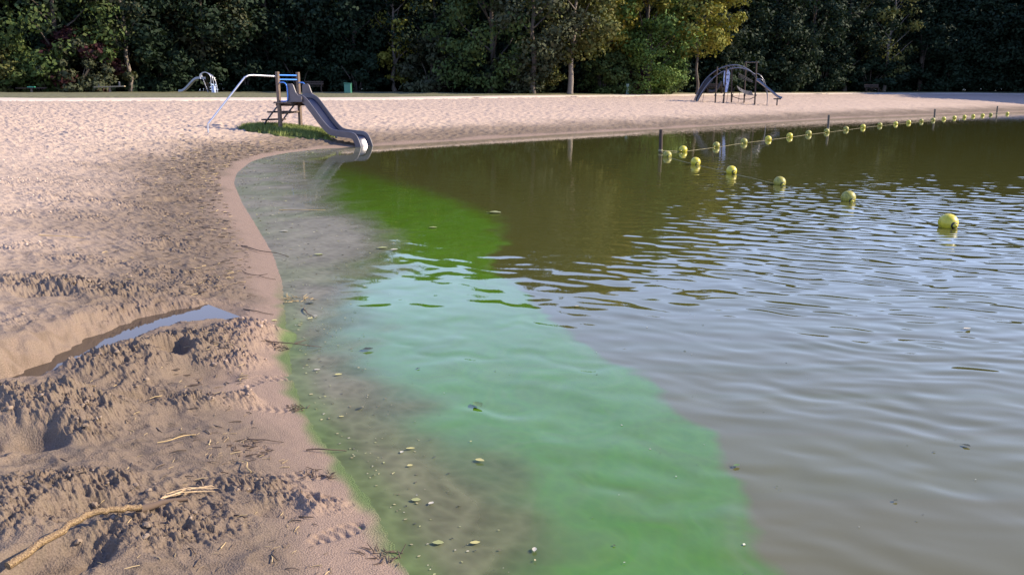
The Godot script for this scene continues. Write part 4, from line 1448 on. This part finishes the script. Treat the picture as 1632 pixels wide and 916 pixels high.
# ------------------------------------------------------------------ driftwood, twigs, leaves
func driftwood() -> void:
	var o := thing("driftwood_branch", "peeled yellowish driftwood branch lying over a hole in the sand", "branch")
	var g := 0.045
	var pts := smooth_path([on_land(-1.70, 2.58, g), on_land(-1.64, 2.82, g + 0.02), on_land(-1.60, 2.94, g + 0.03), on_land(-1.53, 3.01, g + 0.025), on_land(-1.47, 3.08, g + 0.01)], 5)
	var s := Shape.new()
	for i in pts.size():
		pts[i] += Vector3(0.006 * sin(i * 1.7), 0.004 * sin(i * 2.3), 0.0)
	s.tube(pts, 0.015, 0.012, 9)
	var bm := textured(Color(0.5, 0.36, 0.17), noise_map(0.09, Color(0.25, 0.18, 0.14), Color(1, 1, 1), 256, 4, 33), Vector3.ONE * 5.0, 0.7, 0.5)
	obj("peeled_wood", s.mesh(), bm, o)
	var dark := smooth_path([on_land(-1.475, 3.075, g), on_land(-1.45, 3.14, 0.035), on_land(-1.42, 3.2, 0.03), on_land(-1.36, 3.27, 0.02)], 4)
	obj("barked_end", tube_mesh(dark, 0.018, 0.008, 8), M.twig, o)
	# splintered straw at its far end
	var st := Shape.new()
	for k in 9:
		var a := on_sand(-1.44 + rng.randf_range(-0.03, 0.03), 3.28 + rng.randf_range(-0.03, 0.03), 0.008 + 0.012 * rng.randf())
		var d := Vector3(0.24, 0.0, -0.12).rotated(Vector3.UP, rng.randf_range(-0.25, 0.25)) * rng.randf_range(0.3, 0.9)
		st.tube([a, a + d * 0.5 + Vector3(0, 0.006, 0), a + d + Vector3(0, -0.008, 0)], 0.0025, 0.001, 4)
	var sw := obj("straw_tuft", st.mesh(), plain(Color(0.62, 0.44, 0.24), 0.8))
	tag(sw, "tuft of pale straw on the sand beyond the peeled driftwood branch", "straw")
	# twigs one can tell apart: x, depth, length, heading, thickness, material, label
	var twigs := [
		[-1.72, 5.78, 0.36, 0.15, 0.008, M.twig, "dark forked twig with a root clump across the waterline"],
		[-1.2, 3.62, 0.2, 2.2, 0.006, M.straw, "pale short reed stalk lying on smooth sand near the green rim"],
		[-1.72, 3.85, 0.2, 0.85, 0.006, M.straw, "pale straw stalk lying on rough sand right of the dug heap"],
		[-2.2, 6.75, 0.28, -0.3, 0.009, M.twig, "dark stick above the blue puddle"],
		[-3.1, 9.6, 0.75, -0.55, 0.012, M.twig, "long dark stick sloping down to the water's edge mid beach"],
		[-3.55, 12.9, 0.7, 0.05, 0.012, M.straw, "long pale stick lying level beside the dug pit"],
		[-1.75, 6.95, 0.3, -1.1, 0.01, M.twig, "bent dark twig beside the yellow reed tuft"],
		[-4.9, 8.7, 0.5, 0.5, 0.008, M.straw, "thin pale reed stalk on the dry sand at left"],
		[-1.04, 4.0, 0.2, 0.2, 0.008, M.twig, "small dark twig in the strip of bark bits near the green rim"],
		[-1.35, 4.05, 0.18, 0.1, 0.007, M.twig, "small dark stick among bark bits on the smooth sand"],
		[-2.6, 8.1, 0.34, -0.3, 0.008, M.twig, "thin dark stick on the damp strip above the puddle"]]
	for t in twigs:
		var dir: Vector3 = Vector3(cos(t[3]), 0, -sin(t[3])) * t[2]
		var p := on_sand(t[0], t[1], 0.008)
		var q := on_sand(t[0] + dir.x, t[1] - dir.z, 0.006)
		var mid: Vector3 = (p + q) * 0.5 + dir.cross(Vector3.UP) * 0.08 + Vector3(0, 0.012, 0)
		var sh := Shape.new()
		var m1: Vector3 = p.lerp(mid, 0.5) + dir.cross(Vector3.UP) * rng.randf_range(-0.06, 0.06)
		var m2: Vector3 = mid.lerp(q, 0.5) + dir.cross(Vector3.UP) * rng.randf_range(-0.06, 0.06)
		sh.tube(smooth_path([p, m1, mid, m2, q], 3), t[4] * 0.55, t[4] * 0.25, 6)
		if t[5] == M.twig and t[2] > 0.33 and t[2] < 0.4:
			sh.tube([mid, mid + dir.rotated(Vector3.UP, 0.6) * 0.25 + Vector3(0, 0.01, 0)], t[4] * 0.6, t[4] * 0.3, 5)
			sh.tube([p, p - dir.rotated(Vector3.UP, -0.5) * 0.2 + Vector3(0, 0.02, 0)], t[4] * 0.6, t[4] * 0.3, 5)
		var w := obj("twig", sh.mesh(), t[5])
		tag(w, t[6], "twig", "twigs and stalks on the beach")

func leaf_mesh(sd: int) -> ArrayMesh:
	# one curled leaf about 1 m long, to be scaled
	var r := RandomNumberGenerator.new()
	r.seed = sd
	var s := Shape.new()
	var n := 7
	var curl := r.randf_range(0.05, 0.2)
	for i in n:
		var f := i / (n - 1.0)
		var w := 0.32 * pow(sin(PI * clampf(f * 0.96 + 0.03, 0.0, 1.0)), 0.8) * r.randf_range(0.85, 1.15)
		var y := curl * (f - 0.5) * (f - 0.5) * 2.0
		for k in 3:
			s.vert(Vector3(f - 0.5, y + absf(k - 1.0) * w * 0.35, (k - 1.0) * w), Vector3(0, 1, -(k - 1.0) * 0.3).normalized())
	for i in n - 1:
		for k in 2:
			var a := i * 3 + k
			s.tri(a, a + 3, a + 1)
			s.tri(a + 1, a + 3, a + 4)
	s.tube([Vector3(-0.5, 0.01, 0), Vector3(-0.75, 0.03, 0.02)], 0.015, 0.01, 4)
	return s.mesh()

func tinted_leaf(c: Color) -> StandardMaterial3D:
	var m := plain(c, 0.5)
	m.backlight_enabled = true
	m.backlight = Color(0.25, 0.25, 0.12)
	return m

func build_litter() -> void:
	var meshes := [leaf_mesh(1), leaf_mesh(2), leaf_mesh(3), leaf_mesh(4)]
	var yellow := tinted_leaf(Color(0.42, 0.38, 0.14))
	var pale := tinted_leaf(Color(0.4, 0.37, 0.28))
	var dark := tinted_leaf(Color(0.035, 0.04, 0.02))
	var green := tinted_leaf(Color(0.08, 0.14, 0.04))
	var olive := tinted_leaf(Color(0.27, 0.28, 0.1))
	# leaves one can tell apart on the water: x, depth, size, turn, material, label
	var single := [
		[-0.52, 4.06, 0.055, 0.1, yellow, "yellow leaf floating on the brown scum, largest there"], [-0.56, 4.02, 0.034, 1.2, pale, "whitish leaf touching the largest yellow leaf on the scum"],
		[-0.50, 3.86, 0.036, 0.6, yellow, "small yellow leaf just below the largest one on the scum"], [-0.16, 3.92, 0.06, 0.0, yellow, "yellow leaf floating at the edge of the green water"],
		[-0.43, 3.5, 0.05, 0.3, olive, "olive leaf lying on the brown scum halfway down"], [-0.36, 3.47, 0.04, 1.5, pale, "narrow white leaf upright on the brown scum"],
		[-0.3, 3.13, 0.055, 0.0, olive, "curled pale leaf on the scum near the bottom"], [-0.15, 3.13, 0.05, 0.2, yellow, "yellowish leaf in the scum near the green water at the bottom"],
		[0.09, 3.08, 0.035, 1.0, pale, "tiny ring shaped pale leaf on green water at the bottom"], [-1.02, 5.77, 0.09, 0.1, dark, "dark leaf floating alone left of the turquoise water"],
		[-0.88, 4.62, 0.04, 0.0, dark, "small dark round leaf in the scum near the green rim"], [-0.96, 4.5, 0.035, 0.5, yellow, "small orange yellow leaf in the scum below the dark round one"],
		[-0.2, 4.68, 0.1, -0.9, green, "dark green grass blade floating upright in green water"], [-0.62, 5.35, 0.03, 0.4, dark, "tiny dark leaf on the turquoise green water"],
		[3.5, 6.3, 0.075, 0.1, pale, "white leaf floating on the open rippled water at right"], [0.55, 7.0, 0.05, 0.0, pale, "white sliver floating just outside the green algae edge"],
		[-1.74, 7.1, 0.08, 0.0, dark, "dark leaf in the shore scum near the puddle's end"], [-1.62, 6.6, 0.06, 1.2, yellow, "yellow leaf in the shore scum above the forked twig"],
		[-1.60, 6.68, 0.05, 0.3, pale, "pale leaf beside the yellow one in the shore scum"], [-1.88, 6.5, 0.06, 0.2, yellow, "yellow leaf on the wet edge left of the shore scum"],
		[-2.15, 9.3, 0.11, 0.0, olive, "olive leaf in the grey shore scum"], [-1.35, 9.6, 0.11, 0.8, pale, "pale slanting leaf in the grey scum left of the green reflection"],
		[-0.25, 12.6, 0.22, 0.0, olive, "flat olive leaf raft in the bright green water"], [-1.05, 11.2, 0.13, 0.4, olive, "olive leaf pair in green water below the leaf raft"],
		[-1.5, 9.7, 0.14, 0.1, olive, "long olive leaf where scum meets the green water"], [-2.95, 10.9, 0.12, 0.0, pale, "whitish leaf near shore in the grey scum"],
		[1.1, 3.86, 0.045, 0.2, green, "green fragment floating at the edge of the algae"], [2.35, 4.1, 0.05, -0.6, dark, "dark oval leaf floating in brown water at lower right"],
		[2.2, 3.2, 0.03, 0.4, dark, "tiny dark leaf near the right bottom corner of the water"], [1.72, 3.5, 0.03, 0.1, dark, "tiny dark speck of leaf on brown water lower right"],
		[-1.28, 5.32, 0.05, 0.2, pale, "pale leaf in the scum just right of the forked twig's tip"], [-1.12, 5.22, 0.06, 0.4, yellow, "slanting yellowish leaf below the forked twig's tip"]]
	for a in single:
		var o := obj("floating_leaf", meshes[rng.randi() % 4], a[4])
		var shore := inland(a[0], a[1]) > 0.0
		o.transform = Transform3D(Basis(Vector3.UP, a[3] + rng.randf_range(-0.5, 0.5)).scaled(Vector3(1.0, 1.0, rng.randf_range(0.7, 1.2)) * a[2] * 0.85), Vector3(a[0], (sand_y(a[0], a[1]) if shore else 0.003) + 0.004, -a[1]))
		tag(o, a[5], "leaf", "leaves floating on the lake")
	# the many small bits: drifting in the scum, and along the strandline
	bits("scum_litter", "small pale leaf bits drifting in the scum along the shore", 900, meshes[0], func() -> Array:
		var z := 2.6 + 24.0 * pow(rng.randf(), 1.3)
		var w := along(SCUM, z) - along(SHORE, z)
		var f := rng.randf() * rng.randf() if rng.randf() < 0.65 else rng.randf() * 1.3
		return [along(SHORE, z) + w * f + 0.05, z, 0.006, 0.005 + 0.0026 * z * rng.randf() + 0.008 * rng.randf() * rng.randf()], [Color(0.38, 0.33, 0.16), Color(0.36, 0.33, 0.22), Color(0.12, 0.1, 0.05), Color(0.3, 0.3, 0.12), Color(0.05, 0.05, 0.03)], 0.15)
	bits("open_water_litter", "specks of leaf scattered on the open water", 130, meshes[1], func() -> Array:
		var z := 2.6 + 12.0 * rng.randf()
		return [along(SCUM, z) + rng.randf() * (0.6 * z + 1.0), z, 0.003, 0.006 + 0.014 * rng.randf() * rng.randf()], [Color(0.06, 0.06, 0.03), Color(0.06, 0.08, 0.03), Color(0.4, 0.4, 0.3)], 0.15)
	var stick := Shape.new()
	stick.tube([Vector3(-0.5, 0, 0), Vector3(0.05, 0.05, 0.05), Vector3(0.5, 0, 0)], 0.06, 0.03, 5)
	bits("strandline_debris", "dark bark bits and stalks washed up along the sand", 2000, stick.mesh(), func() -> Array:
		var z := 2.6 + 24.0 * pow(rng.randf(), 1.2)
		var d := 0.28 + absf(rng.randfn()) * (0.3 + 0.03 * z)
		var x := along(SHORE, z) - d * 1.1
		return [x, z, 0.004 if z < 3.5 or z > 7.5 or to_line(CHANNEL, x, z) > 0.4 else -0.2, 0.008 + 0.05 * pow(rng.randf(), 3.0) + 0.0045 * z], [Color(0.05, 0.035, 0.022), Color(0.09, 0.06, 0.035), Color(0.4, 0.29, 0.14), Color(0.2, 0.14, 0.08)], 0.2)
	# clumps one can tell apart
	for k in 6:
		var q: Array = [[-1.9, 7.25, "yellow reed tuft washed up on the damp sand", 0.16], [-1.66, 5.75, "brown root clump on the wet sand at the waterline", 0.09], [-1.25, 4.62, "small clump of dark bark at the green rim", 0.07], [-1.32, 3.92, "scattered dark bark clump on the smooth damp sand", 0.13], [-0.92, 3.72, "fan shaped bark clump near the green rim", 0.08], [-0.5, 3.02, "clump of bark and roots at the water's edge below", 0.09]][k]
		var s := Shape.new()
		for n in 26:
			var a := rng.randf() * TAU
			var r: float = q[3] * sqrt(rng.randf())
			var p := on_sand(q[0] + cos(a) * r, q[1] + sin(a) * r * 0.7, 0.005)
			var d: Vector3 = Vector3(rng.randfn(), absf(rng.randfn()) * 0.25, rng.randfn()).normalized() * q[3] * rng.randf_range(0.2, 0.6)
			s.tube([p, p + d], 0.003, 0.0015, 4)
		var o := obj("plant_clump", s.mesh(), M.straw if k == 0 else M.twig)
		tag(o, q[2], "plant debris", "clumps of plant debris by the water")

func bits(called: String, label: String, count: int, mesh: Mesh, place: Callable, tones: Array, tilt: float) -> void:
	var mm := MultiMesh.new()
	mm.transform_format = MultiMesh.TRANSFORM_3D
	mm.use_colors = true
	mm.mesh = mesh
	mm.instance_count = count
	for k in count:
		var q: Array = place.call()
		var b := Basis(Vector3.UP, rng.randf() * TAU) * Basis(Vector3.RIGHT, rng.randfn() * tilt)
		var y := maxf(sand_y(q[0], q[1]), 0.0)
		mm.set_instance_transform(k, Transform3D(b.scaled(Vector3.ONE * q[3]), Vector3(q[0], y + q[2], -q[1])))
		mm.set_instance_color(k, tones[rng.randi() % tones.size()] * rng.randf_range(0.7, 1.2))
	var o := MultiMeshInstance3D.new()
	o.multimesh = mm
	o.material_override = M.litter
	o.name = called
	tag(o, label, "debris")
	o.set_meta("kind", "stuff")
	add_child(o)
